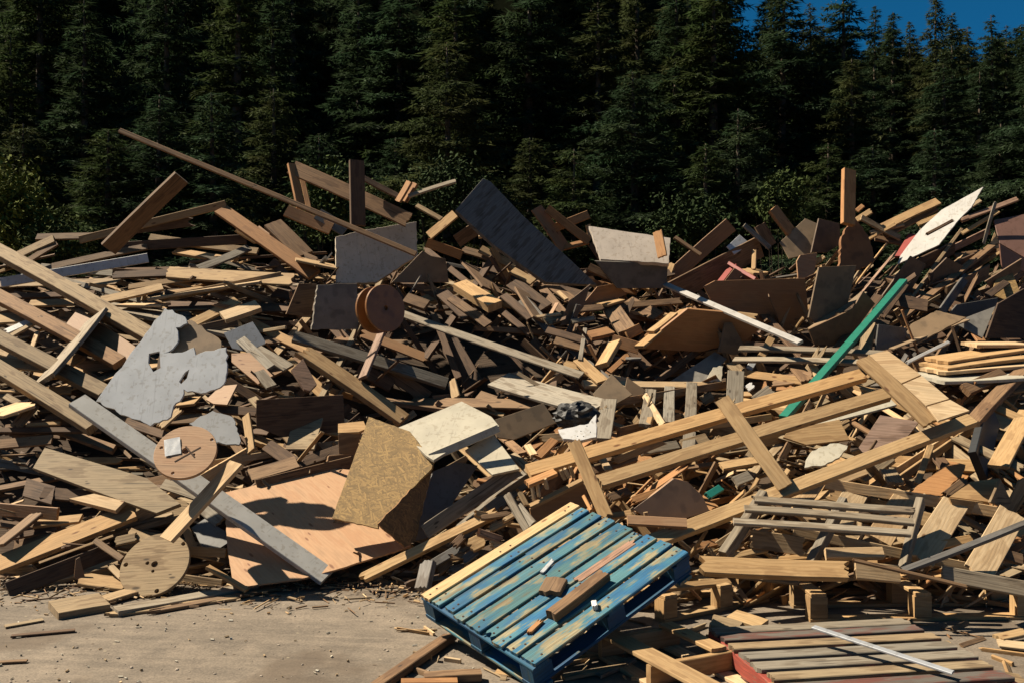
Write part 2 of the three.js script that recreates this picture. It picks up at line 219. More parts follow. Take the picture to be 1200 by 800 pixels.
// ---------- the setting: yard, hillside, body of the heap ----------
const rise = (x, d) => d < 15 ? 0 : 24 * smooth(38, 62, d) * (1 - 0.76 * smooth(4, 14.5, x)) + (d - 15) * 0.30 * smooth(15, 22, d) + 0.5 * (vnoise(x / 6 + 50, d / 6, 999, 999, 4) - 0.5) * smooth(15, 20, d);
{
  const g = 2048, sc = g / 8;                       // 8 m tile
  const map = dataTex(g, g, (i, j) => {
    const big = fbm(i / 256, j / 256, 8, 8, 201, 4), mid = fbm(i / 32, j / 32, 64, 64, 207, 4), fine = hash(i >> 1, j >> 1, 5);
    const drag = vnoise(i / 256 + 0.4 * big, (j - i * 0.0625 * 2) / 9.14, 8, 224, 213), drag2 = vnoise(i / 128, (j + i * 0.125) / 4, 16, 512, 219);
    let b = 0.60 + 0.12 * (big - 0.5) + 0.17 * (mid - 0.5) + 0.13 * (fine - 0.5) + 0.07 * (drag - 0.5) + 0.035 * (drag2 - 0.5);
    let c = [b, b * 0.905, b * 0.79]; const dirt = smooth(0.52, 0.70, fbm(i / 128, j / 128, 16, 16, 231, 5)); c = mix3(c, [0.44, 0.37, 0.295], dirt * 0.55);
    const chip = hash(i >> 2, j >> 2, 91); if (chip > 0.9975) c = mix3(c, chip > 0.999 ? [0.78, 0.72, 0.6] : [0.32, 0.24, 0.17], 0.8); return c;
  }, [8, 8]);
  const bump = dataTex(1024, 1024, (i, j) => 0.5 + 0.5 * (fbm(i / 64, j / 64, 16, 16, 251, 6) - 0.5) + 0.14 * (vnoise(i / 128, (j - i * 0.125) / 4.57, 8, 224, 213) - 0.5), [8, 8], false);
  const m = new THREE.MeshStandardMaterial({ color: lin(0.40, 0.40, 0.40), map, bumpMap: bump, bumpScale: 0.05, roughness: 0.93 });
  const P = new THREE.PlaneGeometry(60, 36, 60, 36); P.rotateX(-Math.PI / 2); P.translate(0, 0, 1);   // z -17 .. 19
  const p = P.attributes.position, uv = P.attributes.uv; for (let i = 0; i < p.count; i++) { uv.setXY(i, p.getX(i), p.getZ(i)); }
  structure(new THREE.Mesh(P, m), 'ground');
  const soil = new THREE.MeshPhysicalMaterial({ specularIntensity: 0, color: lin(0.012, 0.014, 0.008), map: chalk, roughness: 1 });
  const Q = new THREE.PlaneGeometry(240, 160, 120, 80); Q.rotateX(-Math.PI / 2); Q.translate(0, 0, -93);
  const q = Q.attributes.position, qu = Q.attributes.uv; for (let i = 0; i < q.count; i++) { q.setY(i, rise(q.getX(i), -q.getZ(i)) - 0.03); qu.setXY(i, q.getX(i), q.getZ(i)); } Q.computeVertexNormals();
  structure(new THREE.Mesh(Q, soil), 'hillside');
  // packed splinters and dust that the loose timber lies on
  const nx = 90, nd = 60, pos = [], uvs = [], idx = [];
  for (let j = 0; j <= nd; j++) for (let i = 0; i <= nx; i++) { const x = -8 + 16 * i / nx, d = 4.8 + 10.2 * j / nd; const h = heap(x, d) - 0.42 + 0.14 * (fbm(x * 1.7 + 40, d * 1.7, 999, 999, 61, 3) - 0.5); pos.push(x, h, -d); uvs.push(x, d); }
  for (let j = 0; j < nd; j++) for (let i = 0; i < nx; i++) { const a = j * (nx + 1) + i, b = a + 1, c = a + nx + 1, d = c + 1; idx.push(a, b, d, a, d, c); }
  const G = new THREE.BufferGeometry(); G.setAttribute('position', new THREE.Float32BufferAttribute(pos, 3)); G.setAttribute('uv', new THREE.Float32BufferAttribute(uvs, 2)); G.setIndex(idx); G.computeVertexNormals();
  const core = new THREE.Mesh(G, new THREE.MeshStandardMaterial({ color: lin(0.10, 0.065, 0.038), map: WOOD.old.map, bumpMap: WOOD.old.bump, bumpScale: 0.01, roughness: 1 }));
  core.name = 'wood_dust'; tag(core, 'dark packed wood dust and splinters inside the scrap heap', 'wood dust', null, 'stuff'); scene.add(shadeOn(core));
}
// ---------- conifers ----------
const needle = (c, t) => new THREE.MeshPhysicalMaterial({ color: lin(...c), roughness: 1, specularIntensity: 0.1, transmission: 0.3, thickness: 0, vertexColors: true, side: THREE.DoubleSide });
const bark = new THREE.MeshStandardMaterial({ color: lin(0.20, 0.16, 0.12), map: WOOD.old.map, roughness: 1 });
const GREENS = [needle([0.040, 0.064, 0.024]), needle([0.031, 0.058, 0.029]), needle([0.048, 0.066, 0.027]), needle([0.029, 0.053, 0.026])];
function conifer(H, Rad, seed, dense, size, droop) {
  const r = rngOf(seed), pos = [], col = [], tp = [];
  const nb = Math.round(dense), GA = 2.39996;
  const tri = (a, b, c, k) => { pos.push(a.x, a.y, a.z, b.x, b.y, b.z, c.x, c.y, c.z); for (let i = 0; i < 3; i++) col.push(k[0], k[1], k[2]); };
  const twig = (a, b, w) => { const d = b.clone().sub(a), s = d.clone().cross(V(0.3, 1, 0.2)).normalize().multiplyScalar(w); tp.push(a.clone().add(s), a.clone().sub(s), b); };
  const lop = 0.25 * r(), lopA = r() * 6.28;
  for (let i = 0; i < nb; i++) {
    const t = Math.pow((i + r()) / nb, 0.85), y = H * (0.04 + 0.955 * t), a = i * GA + r() * 0.9;
    let len = Rad * (Math.pow(1 - t, 0.78) * (0.62 + 0.5 * r()) + 0.05) * (1 + lop * Math.cos(a - lopA)); if (r() < 0.12) len *= 1.28; if (r() < 0.10) len *= 0.5;
    const dir = V(Math.cos(a), 0, Math.sin(a)), up = 0.32 * (t - 0.35) + 0.34 * (r() - 0.5), kb = 0.7 + 0.6 * r(), yel = r() * 0.25, bare = r() < 0.05;
    const kt = [kb * (1 + yel), kb, kb * (1 - 0.3 * yel)];
    const pt = s => V(dir.x * len * s, y + len * (up * s - droop * s * s + 0.10 * s * s * s), dir.z * len * s);
    twig(V(0, y - 0.02, 0), pt(0.97), 0.012 + 0.004 * len);
    if (bare) { for (let q = 0; q < 5; q++) { const p = pt(0.3 + 0.7 * r()); twig(p, p.clone().add(V(r() - 0.5, 0.5 * (r() - 0.4), r() - 0.5).multiplyScalar(0.5)), 0.008); } continue; }
    const n = Math.max(3, Math.round(len / (size * 0.42))), side = V(-dir.z, 0, dir.x);
    for (let k = 0; k < n; k++) {
      const s = 0.12 + 0.88 * (k + r() * 0.8) / n, p = pt(s), sl = len * 0.34 * (1.12 - s) + size * 0.7;
      for (const sg of [-1, 1]) {
        const d1 = side.clone().multiplyScalar(sg * (0.75 + 0.4 * r())).addScaledVector(dir, 0.55).add(V(0, 0.12 - 0.85 * r(), 0)).normalize();
        const m = Math.max(1, Math.round(sl / (size * 0.62)));
        for (let q = 0; q < m; q++) {
          const b0 = p.clone().addScaledVector(d1, sl * q / m).add(V((r() - 0.5) * 0.10, (r() - 0.5) * 0.10, (r() - 0.5) * 0.10));
          for (let z = 0; z < 3; z++) {
            const e = d1.clone().add(V(r() - 0.5, (r() - 0.62) * 0.9, r() - 0.5).multiplyScalar(1.1)).normalize(), l = size * (0.75 + 0.7 * r()), wv = e.clone().cross(V(r() - 0.5, r() + 0.3, r() - 0.5)).normalize().multiplyScalar(size * (0.10 + 0.07 * r()));
            const kk = 0.75 + 0.5 * r(), c = kt.map(x => x * kk); tri(b0.clone().add(wv), b0.clone().sub(wv), b0.clone().addScaledVector(e, l), c);
          }
        }
      }
    }
  }
  const crown = new THREE.BufferGeometry(); crown.setAttribute('position', new THREE.Float32BufferAttribute(pos, 3)); crown.setAttribute('color', new THREE.Float32BufferAttribute(col, 3)); crown.computeVertexNormals();
  const tg = new THREE.CylinderGeometry(0.01, 0.013 * H + 0.03, H, 7, 6); tg.translate(0, H / 2, 0); const tn = tg.toNonIndexed(); const tpos = [...tn.attributes.position.array], tuv = [...tn.attributes.uv.array];
  for (const v of tp) { tpos.push(v.x, v.y, v.z); tuv.push(v.x, v.y); }
  const trunk = new THREE.BufferGeometry(); trunk.setAttribute('position', new THREE.Float32BufferAttribute(tpos, 3)); trunk.setAttribute('uv', new THREE.Float32BufferAttribute(tuv, 2)); trunk.computeVertexNormals();
  return { crown, trunk, H };
}
const NEAR = [conifer(7, 1.75, 1, 110, 0.102, 0.30), conifer(7, 1.5, 2, 110, 0.098, 0.42), conifer(7, 1.9, 3, 100, 0.106, 0.22)];
const FAR = [conifer(11, 2.1, 11, 120, 0.185, 0.34), conifer(11, 1.8, 12, 116, 0.18, 0.45), conifer(11, 2.3, 13, 110, 0.19, 0.25), conifer(11, 1.55, 14, 124, 0.17, 0.3)];
const treeList = [];
function plantTree(u, vTip, d, set, wide = 1, green) {
  const q = pick(set), x = (u - 600) / F * d, base = rise(x, d) - 0.1, tip = EYE + (400 - vTip) / F * d, h = Math.max(2, tip - base), k = h / q.H, kw = (set === NEAR ? 1.0 : 1.0) * wide * Math.sqrt(k) * rr(0.9, 1.15);
  const t = new THREE.Group(); t.position.set(x, base, -d); t.rotation.y = rr(0, 6.28); t.rotation.z = rr(-0.025, 0.025); t.scale.set(kw, k, kw);
  const tr = new THREE.Mesh(q.trunk, bark); tr.name = 'trunk'; const cr = new THREE.Mesh(q.crown, GREENS[green ?? Math.floor(R() * 4)]); cr.name = 'crown'; t.add(tr, cr);
  treeList.push({ t, u, d, vTip });
}
// the skyline above the open end of the wood, tip by tip
for (const [u, v, d, w] of [[905, -25, 36, 1], [955, 2, 37, 0.8], [990, -30, 35, 1.05], [1024, 8, 40, 0.8], [1046, 14, 38, 1], [1068, 24, 42, 0.8], [1097, -18, 36, 0.85], [1116, 16, 39, 0.7], [1138, 30, 41, 0.8], [1166, 16, 37, 0.85], [1182, 30, 42, 0.8], [1203, 22, 38, 0.9]]) plantTree(u, v, d, FAR, w * 1.3);
for (let i = 0; i < 11; i++) plantTree(900 + i * 29 + rr(-8, 8), rr(26, 62), rr(43, 46), FAR, 1.8);
for (let i = 0; i < 10; i++) plantTree(880 + i * 36 + rr(-10, 10), rr(38, 78), rr(45, 50), FAR, 1.5);
for (let i = 0; i < 17; i++) plantTree(-60 + i * 58 + rr(-18, 18), rr(-170, -60), rr(33, 39), FAR, 1.25);
for (let i = 0; i < 10; i++) plantTree(-40 + i * 96 + rr(-20, 20), rr(-190, -120), rr(42, 48), FAR, 1.4);
for (let i = 0; i < 18; i++) { const u = -50 + i * 76 + rr(-26, 26); plantTree(u, u > 930 ? rr(50, 120) : rr(-70, 50), rr(25.5, 29), FAR, 1.4); }
for (let i = 0; i < 19; i++) plantTree(-30 + i * 70 + rr(-24, 24), rr(40, 175), rr(18.5, 22), NEAR, 1.5);
treeList.sort((a, b) => a.u - b.u);
// leafy shrubs at the edge of the wood
function shrub(u, v, d, rx, ry, seed, col, size, n) {
  const r = rngOf(seed), pos = [], cl = [], C = at(u, v, d), base = rise(C.x, d); const g = new THREE.Group(); g.position.set(C.x, base, -d);
  const cy = C.y - base, tp = [];
  for (let i = 0; i < n; i++) {
    const a = r() * 6.28, q = Math.pow(r(), 0.4), b = Math.acos(2 * r() - 1), k0 = 0.3 + 1.0 * vnoise(a * 3, b * 4, 99, 99, seed), p = V(Math.cos(a) * Math.sin(b) * rx * q * k0, cy + Math.cos(b) * ry * q * k0, Math.sin(a) * Math.sin(b) * rx * q * k0);
    if (p.y < 0.02) p.y = r() * 0.5;
    const e = V(r() - 0.5, r() - 0.6, r() - 0.5).normalize(), f = e.clone().cross(V(r() - 0.5, r() + 0.5, r() - 0.5)).normalize(), s = size * (0.6 + 0.8 * r()), A = p.clone().addScaledVector(e, s), B = p.clone().addScaledVector(f, s * 0.4), D = p.clone().addScaledVector(f, -s * 0.4), E2 = p.clone().addScaledVector(e, -s * 0.6), k = 0.7 + 0.6 * r();
    for (const t of [B, A, D, B, D, E2]) { pos.push(t.x, t.y, t.z); cl.push(k, k, k * 0.9); }
  }
  const cg = new THREE.BufferGeometry(); cg.setAttribute('position', new THREE.Float32BufferAttribute(pos, 3)); cg.setAttribute('color', new THREE.Float32BufferAttribute(cl, 3)); cg.computeVertexNormals();
  for (let i = 0; i < 9; i++) { const a = r() * 6.28, e = V(Math.cos(a) * rx * 0.7, cy + ry * (0.8 * r() - 0.1), Math.sin(a) * rx * 0.7), w = 0.02; tp.push(-w, 0, 0, w, 0, 0, e.x, e.y, e.z, 0, 0, -w, 0, 0, w, e.x, e.y, e.z); }
  const sg = new THREE.BufferGeometry(); sg.setAttribute('position', new THREE.Float32BufferAttribute(tp, 3)); sg.setAttribute('uv', new THREE.Float32BufferAttribute(new Float32Array(tp.length / 3 * 2), 2)); sg.computeVertexNormals();
  const st = new THREE.Mesh(sg, bark); st.name = 'stem'; const fo = new THREE.Mesh(cg, new THREE.MeshPhysicalMaterial({ color: lin(...col), roughness: 0.9, specularIntensity: 0.15, vertexColors: true, side: THREE.DoubleSide })); fo.name = 'foliage'; g.add(st, fo); return g;
}
addThing(shrub(14, 250, 15.5, 0.75, 1.0, 5, [0.085, 0.10, 0.024], 0.055, 5200), 'leafy_shrub', 'yellow-green leafy shrub behind the heap at the picture\'s left edge', 'shrub');
addThing(shrub(62, 290, 15.2, 0.6, 0.7, 6, [0.045, 0.062, 0.02], 0.05, 3600), 'leafy_shrub', 'low leafy shrub just behind the leftmost planks', 'shrub');
addThing(shrub(385, 235, 14.5, 0.7, 0.7, 7, [0.04, 0.058, 0.018], 0.05, 3600), 'leafy_shrub', 'leafy shrub showing behind the dark upright post', 'shrub');
addThing(shrub(810, 262, 15, 0.9, 0.6, 8, [0.022, 0.036, 0.014], 0.05, 4000), 'leafy_shrub', 'dark shrub in the dip behind the bent plywood strip', 'shrub');
addThing(shrub(915, 235, 15.5, 0.6, 0.55, 9, [0.035, 0.05, 0.016], 0.05, 2400), 'leafy_shrub', 'light green shrub left of the tall orange post', 'shrub');
addThing(shrub(530, 225, 15.5, 0.9, 0.7, 10, [0.022, 0.036, 0.014], 0.05, 3600), 'leafy_shrub', 'dark shrub behind the big dark grey board', 'shrub');
{
  const anchors = [['the left picture edge', 0], ['the long thin pole\'s raised end', 140], ['the tilted dark plank', 205], ['the dark upright post', 418], ['the big dark grey board', 570], ['the pinkish slab', 735], ['the bent plywood strip', 850], ['the tall orange post', 997], ['the bright white panel', 1130], ['the right picture edge', 1200]];
  const rows = d => d < 23 ? 'young conifer in front row' : d < 31 ? 'dark conifer in second row' : d < 41 ? 'tall conifer in back rows' : 'distant conifer high up';
  const seen = {};
  for (const q of treeList) { let best = anchors[0]; for (const a of anchors) if (Math.abs(a[1] - q.u) < Math.abs(best[1] - q.u)) best = a; const dx = q.u - best[1]; q.key = `${rows(q.d)} ${Math.abs(dx) < 14 ? 'above' : dx < 0 ? 'left of' : 'right of'} ${best[0]}`; (seen[q.key] ??= []).push(q); }
  const ord = ['leftmost', 'second', 'third', 'fourth', 'fifth', 'sixth', 'seventh', 'eighth', 'ninth', 'tenth', 'eleventh', 'twelfth'];
  for (const q of treeList) { const s = seen[q.key]; const lab = s.length > 1 ? q.key.replace('conifer', 'conifer,') + `, ${ord[s.indexOf(q)]} of ${s.length}` : q.key; addThing(q.t, 'conifer_tree', lab, 'tree', 'conifers behind the heap'); }
}

// ---------- the timber ----------
const heapParts = { wooden_plank: 'plank', wooden_board: 'board', wooden_offcut: 'offcut', wooden_strip: 'strip', wooden_beam: 'beam' };
function B(u1, v1, u2, v2, w, m, o = {}) {
  const mesh = boardMesh(u1, v1, u2, v2, w, m, o), i = info(mesh), T = o.t ?? 0.026;
  const name = o.name ?? (i.wid < 0.045 && T < 0.05 ? 'wooden_strip' : T > 0.055 && i.len > 0.8 ? 'wooden_beam' : i.len > 1.1 ? 'wooden_plank' : i.len > 0.42 ? 'wooden_board' : 'wooden_offcut');
  return addThing(mesh, name, o.label, o.cat ?? heapParts[name] ?? 'board', o.group ?? 'loose scrap timber', { ...i, noun: (heapParts[name] ?? 'board'), fixed: o.label });
}
const SHEET = { osb: ['strand_board', 'strand board'], osd: ['strand_board', 'strand board'], ply: ['plywood_sheet', 'plywood'], pbr: ['plywood_sheet', 'plywood'], mdf: ['fibreboard_sheet', 'fibreboard'], mdk: ['fibreboard_sheet', 'fibreboard'], mgy: ['fibreboard_sheet', 'fibreboard'], wht: ['painted_sheet', 'sheet'], cream: ['painted_sheet', 'sheet'], bgy: ['painted_sheet', 'sheet'], pgy: ['painted_sheet', 'sheet'], dgy: ['painted_sheet', 'sheet'], stone: ['plaster_slab', 'slab'], foam: ['foam_slab', 'slab'], red: ['painted_sheet', 'sheet'] };
function S(pts, m, o = {}) {
  const mesh = sheetMesh(pts, m, o), i = info(mesh), [name, noun] = SHEET[m] ?? ['wooden_board', 'board'];
  return addThing(mesh, o.name ?? name, o.label, o.cat ?? (noun === 'plywood' || noun === 'fibreboard' ? 'sheet' : noun), 'broken sheets and panels', { ...i, noun: noun === 'plywood' ? 'plywood piece' : noun === 'fibreboard' ? 'fibreboard piece' : noun, fixed: o.label });
}
const frame = (name, label, cat, base, group) => { const g = new THREE.Group(); g.position.copy(base); g.userData.want = [name, label, cat, group]; return g; };
const done = g => { const [n, l, c, gr] = g.userData.want; delete g.userData.want; return addThing(g, n, l, c, gr); };
const PB = (g, name, ...a) => { const m = boardMesh(...a); delete m.userData.px; return part(g, m, name); };
const PS = (g, name, ...a) => { const m = sheetMesh(...a); delete m.userData.px; return part(g, m, name); };

// --- top left
B(139, 152, 487, 297, 5.5, 'brn', { t: 0.03, d1: 9.6, d2: 9.0, bow: -0.004, name: 'wooden_pole', cat: 'pole', h: 'l', label: 'very long thin brown pole jutting out over the heap toward the trees', k: 1.3 });
B(213, 209, 127, 293, 19, 'brn', { t: 0.05, d1: 9.9, d2: 9.9, h: [0.75, -0.2, 0.6], k: 0.6, label: 'short dark tilted plank with a pale lit edge standing out left of centre' });
B(264, 239, 92, 281, 9, 'tan', { t: 0.03, h: 'r', l: 0.1, k: 0.8 });
B(228, 258, 150, 268, 14, 'dk', { t: 0.02, h: 'd', rag: 0.1 });
B(258, 244, 368, 321, 15, 'org', { t: 0.04, h: 'r', l: 0.12 });
B(42, 277, 140, 275, 7, 'brn', { l: 0.05 });
B(128, 290, 288, 280, 11, 'dk', { l: 0.05, h: 'f' });
B(8, 304, 62, 279, 8, 'tgy', { l: 0.1 });
B(30, 306, 66, 284, 6, 'brn', { l: 0.12 });
B(0, 331, 173, 302, 11, 'wht', { h: 'f', l: 0.14, label: 'white-painted plank under the long beam at the far left' });
B(-20, 282, 176, 391, 15, 'tgy', { t: 0.09, h: [0.1, 0.72, 0.65], a: 0.6, b: 0.3, label: 'long thick weathered beam running down from the left picture edge', k: 0.95 });
B(60, 312, 172, 288, 7, 'brn', { l: 0.06 });
B(193, 318, 346, 327, 13, 'tan', { l: 0.16, h: 't', rag: 0.06, skew: 0.3 });
B(232, 314, 292, 289, 8, 'gry', { l: 0.1 });
B(276, 268, 302, 284, 6, 'tan', { l: 0.1 });
B(175, 349, 305, 329, 6, 'pale', { l: 0.2, h: 'u', t: 0.03 });
B(188, 350, 330, 322, 8, 'tgy', { l: 0.15, h: 'f' });
B(130, 322, 250, 318, 8, 'dk', { l: 0.08 });
B(150, 336, 240, 324, 6, 'tan', { l: 0.08, k: .8 });
// --- left fan of beams
B(-14, 339, 139, 422, 15, 'brn', { t: 0.07, h: [0.1, 0.7, 0.7], a: 0.5, b: 0.18, k: 1.1 });
B(-12, 388, 122, 457, 16, 'tgy', { t: 0.08, h: [0.1, 0.7, 0.7], a: 0.5, b: 0.2, k: 0.8 });
B(-10, 424, 108, 497, 17, 'tgy', { t: 0.09, h: [0.1, 0.7, 0.7], a: 0.55, b: 0.25 });
B(111, 369, 47, 446, 8, 'gry', { t: 0.04, a: 0.38, b: 0.42, h: 'l', label: 'grey batten lying across the fan of left beams' });
B(84, 370, 152, 416, 24, 'pbr', { t: 0.03, a: 0.2, b: 0.1, skew: 0.5 });
B(118, 351, 190, 335, 8, 'tan', { l: 0.1, h: 't' });
B(33, 355, 88, 353, 7, 'tan', { l: 0.1, h: 't' });
B(143, 356, 194, 356, 6, 'pale', { l: 0.1, h: 'u' });
B(-5, 373, 37, 371, 11, 'tan', { l: 0.14, h: 't', k: 1.1 });
B(4, 389, 52, 367, 6, 'wht', { l: 0.14 });
B(6, 396, 50, 372, 4, 'pale', { l: 0.16 });
B(36, 408, 43, 388, 5, 'pale', { l: 0.1 });
B(-5, 409, 24, 417, 10, 'pale', { l: 0.12 });
B(-5, 422, 58, 430, 11, 'tan', { l: 0.1, h: 't', skew: .5 });
B(55, 440, 95, 416, 10, 'tan', { l: 0.06 });
B(40, 458, 84, 456, 9, 'tan', { l: 0.06 });
B(-5, 347, 110, 343, 6, 'dk', { l: 0.03 });
B(-5, 484, 38, 470, 10, 'pale', { l: 0.25, h: 'u', rag: 0.04 });
B(18, 498, 38, 474, 12, 'tgy', { l: 0.1, h: 'f' });
B(-5, 503, 118, 503, 6, 'dk', { l: 0.1, t: 0.03 });
B(-5, 520, 60, 514, 11, 'brn', { l: 0.05 });
B(50, 490, 110, 480, 8, 'brn', { l: 0.05 });
B(30, 497, 70, 495, 4, 'tan', { l: 0.1 });
B(225, 378, 278, 351, 10, 'tan', { l: 0.1, t: 0.03 });
B(260, 370, 302, 356, 11, 'pale', { l: 0.18, t: 0.05, h: 't', k: 0.9 });
B(234, 386, 278, 376, 11, 'brn', { l: 0.1, h: 'f' });
S([[262, 390], [296, 377], [312, 402], [290, 412], [272, 408]], 'bgy', { tilt: 30, yaw: 10, l: 0.08 });
B(276, 392, 316, 430, 12, 'gry', { l: 0.16 });
S([[271, 414], [292, 413], [320, 440], [302, 450], [271, 424]], 'ply', { tilt: 45, l: 0.12 });
S([[241, 468], [258, 452], [278, 450], [266, 474], [250, 473]], 'ply', { tilt: 50, yaw: -10, l: 0.14 });
B(287, 486, 293, 528, 9, 'tan', { l: 0.1, h: 'l' });
B(250, 478, 300, 482, 10, 'dk', { l: 0.05 });
B(148, 494, 215, 516, 10, 'dk', { l: 0.12 });
B(183, 503, 213, 476, 8, 'pale', { l: 0.2, rag: 0.08 });
// --- white sheet with the torn skin
S([[112, 470], [193, 361], [217, 372], [219, 379], [206, 384], [209, 398], [202, 409], [191, 414], [208, 413], [227, 407], [229, 416], [246, 411], [265, 407], [266, 431], [262, 450], [241, 460], [219, 459], [215, 456], [213, 466], [203, 476], [200, 488], [176, 499], [150, 488]], 'wht', { holes: [[[174, 414], [187, 411], [188, 431], [179, 436], [173, 425]], [[209, 447], [216, 436], [222, 432], [219, 443], [212, 450]]], yaw: -5, tilt: 26, ref: [185, 440, 7.3], t: 0.016, rough: 0.012, name: 'laminated_sheet', cat: 'sheet', label: 'large torn white laminated sheet with a hole through it', k: 1.0 });
S([[203, 386], [224, 375], [247, 391], [259, 400], [259, 410], [240, 422], [228, 428], [214, 424], [200, 414]], 'mdf', { yaw: -5, tilt: 26, ref: [185, 440, 7.34], rough: 0.012, label: 'torn brown backing board behind the white laminated sheet' });
S([[221, 496], [249, 481], [272, 488], [281, 512], [280, 521], [240, 518]], 'bgy', { yaw: 5, tilt: 40, l: 0.2, rough: 0.012, label: 'small torn blue-grey sheet above the upper wooden disc' });
S([[196, 395], [206, 402], [214, 440], [206, 470], [190, 490], [178, 470], [185, 420]], 'mdk', { yaw: -5, tilt: 26, ref: [185, 440, 7.4] });
// --- grey painted plank
B(90, 467, 384, 674, 21, 'pgy', { t: 0.04, d1: 7.1, d2: 6.6, h: [-0.2, 0.9, 0.35], bow: 0, label: 'long grey-painted plank sloping down to the ground beside the plywood sheet', k: 1.05 });
// --- cable reel discs
function disc(u, v, d, rx, n, m, name, label, extra) {
  const g = new THREE.Group(), C = at(u, v, d); g.position.copy(C); const N = V(...n).normalize(), Rm = rx / F * d;
  g.quaternion.setFromUnitVectors(V(0, 1, 0), N);
  const sh = new THREE.Shape(); sh.absarc(0, 0, Rm, 0, Math.PI * 2); for (const [x, y, r] of extra.holes) { const h = new THREE.Path(); h.absarc(x * Rm, y * Rm, r * Rm, 0, Math.PI * 2, true); sh.holes.push(h); }
  const ge = new THREE.ExtrudeGeometry(sh, { depth: 0.022, bevelThickness: 0.003, bevelSize: 0.003, bevelOffset: -0.003, bevelSegments: 1, curveSegments: 28 }); ge.rotateX(-Math.PI / 2); ge.translate(0, -0.022, 0); tinted(ge, [1, 1, 1]);
  const f = new THREE.Mesh(ge, M[m]); f.name = 'flange'; g.add(f);
  const dg = new THREE.CylinderGeometry(Rm * 0.45, Rm * 0.45, extra.depth, 24); dg.translate(0, -0.022 - extra.depth / 2, 0); tinted(dg, [0.8, 0.8, 0.8]); const dr = new THREE.Mesh(dg, M[m]); dr.name = 'drum'; g.add(dr);
  if (extra.back) { const b = new THREE.Mesh(ge, M[m]); b.position.y = -extra.depth - 0.022; b.name = 'flange'; g.add(b); }
  for (const [x, y, a, w] of extra.bars || []) { const bg = boardGeo(w, 0.012, 0.008, { tint: [0.55, 0.5, 0.45], bow: 0, twist: 0 }); const b = new THREE.Mesh(bg, M.dk); b.position.set(x * Rm, 0.001, y * Rm); b.rotation.y = a; b.name = 'nail_strip'; f.add(b); }
  if (extra.paper) { const pg = new THREE.PlaneGeometry(0.11, 0.14, 5, 5); pg.rotateX(-Math.PI / 2); const p = pg.attributes.position; for (let i = 0; i < p.count; i++) p.setY(i, 0.006 + 0.006 * vnoise(p.getX(i) * 60 + 5, p.getZ(i) * 60, 99, 99, 4)); pg.computeVertexNormals(); tinted(pg, [0.95, 0.97, 1]); const q = new THREE.Mesh(pg, M.wht.clone()); q.material.side = THREE.DoubleSide; q.position.set(-0.45 * Rm, 0, -0.15 * Rm); q.rotation.y = 0.3; q.name = 'paper_label'; f.add(q); }
  return addThing(g, name, label, 'cable reel', 'wooden cable reels');
}
disc(217, 529, 6.62, 36, [0.05, 0.62, 0.78], 'ply', 'cable_reel', 'wooden cable reel with a torn white paper label on its disc', { holes: [[0, 0.03, 0.11], [0.75, 0.5, 0.05], [-0.2, -0.82, 0.05], [-0.8, 0.1, 0.05], [0.3, -0.1, 0.04]], depth: 0.16, paper: true, bars: [[0.1, 0.1, 0.7, 0.2], [0.15, 0.0, -0.8, 0.12]] });
disc(181, 661, 6.55, 41, [-0.08, 0.66, 0.75], 'tgy', 'cable_reel', 'pale wooden cable reel lying on the ground below the crossing pale board', { holes: [[0, 0, 0.09], [0, -0.22, 0.04], [-0.22, 0.05, 0.05], [0.72, 0.6, 0.06], [-0.85, 0.05, 0.06], [0.25, -0.85, 0.06]], depth: 0.12 });
disc(452, 361, 8.8, 28, [0.70, 0.10, 0.70], 'varn', 'cable_reel', 'orange varnished cable reel on its side next to the grey fibreboard', { holes: [[0, 0, 0.1]], depth: 0.13, back: true });
// --- lower left
S([[38, 548], [52, 524], [172, 560], [211, 590], [183, 601], [110, 575]], 'tgy', { yaw: -8, tilt: 52, l: 0.2, t: 0.03, name: 'wooden_plank', cat: 'plank', k: 0.72, label: 'wide weathered plank with a pointed end left of the lower cable reel' });
B(-10, 662, 156, 597, 18, 'tan', { h: 't', l: 0.14, t: 0.04, k: 0.95, label: 'straight tan plank rising from the left edge above the lower reel' });
S([[80, 584], [110, 578], [146, 587], [135, 598]], 'pale', { yaw: -10, tilt: 60, l: 0.2, t: 0.03, name: 'wooden_board', cat: 'board' });
B(-8, 596, 66, 602, 15, 'pbr', { h: 'f', l: 0.18, t: 0.03, k: 1.25 });
B(40, 612, 94, 606, 9, 'tan', { h: 't', l: 0.1 });
B(-5, 638, 43, 600, 8, 'brn', { l: 0.22, h: 'l' });
B(276, 541, 193, 631, 14, 'pale', { d1: 6.58, d2: 6.45, h: 'l', t: 0.03, skew: 0.3, twist: 0, label: 'pale board crossing over the grey-painted plank', k: 0.95 });
B(92, 676, 148, 683, 14, 'tan', { l: 0.12, h: 'u', skew: 0.4 });
B(62, 711, 122, 701, 16, 'tgy', { d1: 6.25, d2: 6.35, h: 'u', t: 0.05, label: 'short board with a green-painted end on the ground at the left' });
B(8, 692, 132, 644, 20, 'dk', { l: 0.06, h: 'f', t: 0.03 });
B(45, 659, 132, 627, 2.5, 'pale', { l: 0.2, t: 0.006 });
B(134, 713, 300, 683, 7, 'gry', { d1: 6.2, d2: 6.6, h: 'u', t: 0.04 });
B(120, 719, 285, 697, 5, 'tgy', { d1: 6.1, d2: 6.5, h: 'u', t: 0.02, rag: 0.1 });
B(170, 716, 330, 686, 4, 'brn', { d1: 6.1, d2: 6.6, h: 'u', t: 0.02, rag: 0.15 });
B(118, 702, 158, 690, 8, 'tgy', { d1: 6.3, d2: 6.45, h: 'u', t: 0.03 });
B(243, 662, 290, 690, 5, 'tan', { d1: 6.5, d2: 6.4, h: 'u', t: 0.025 });
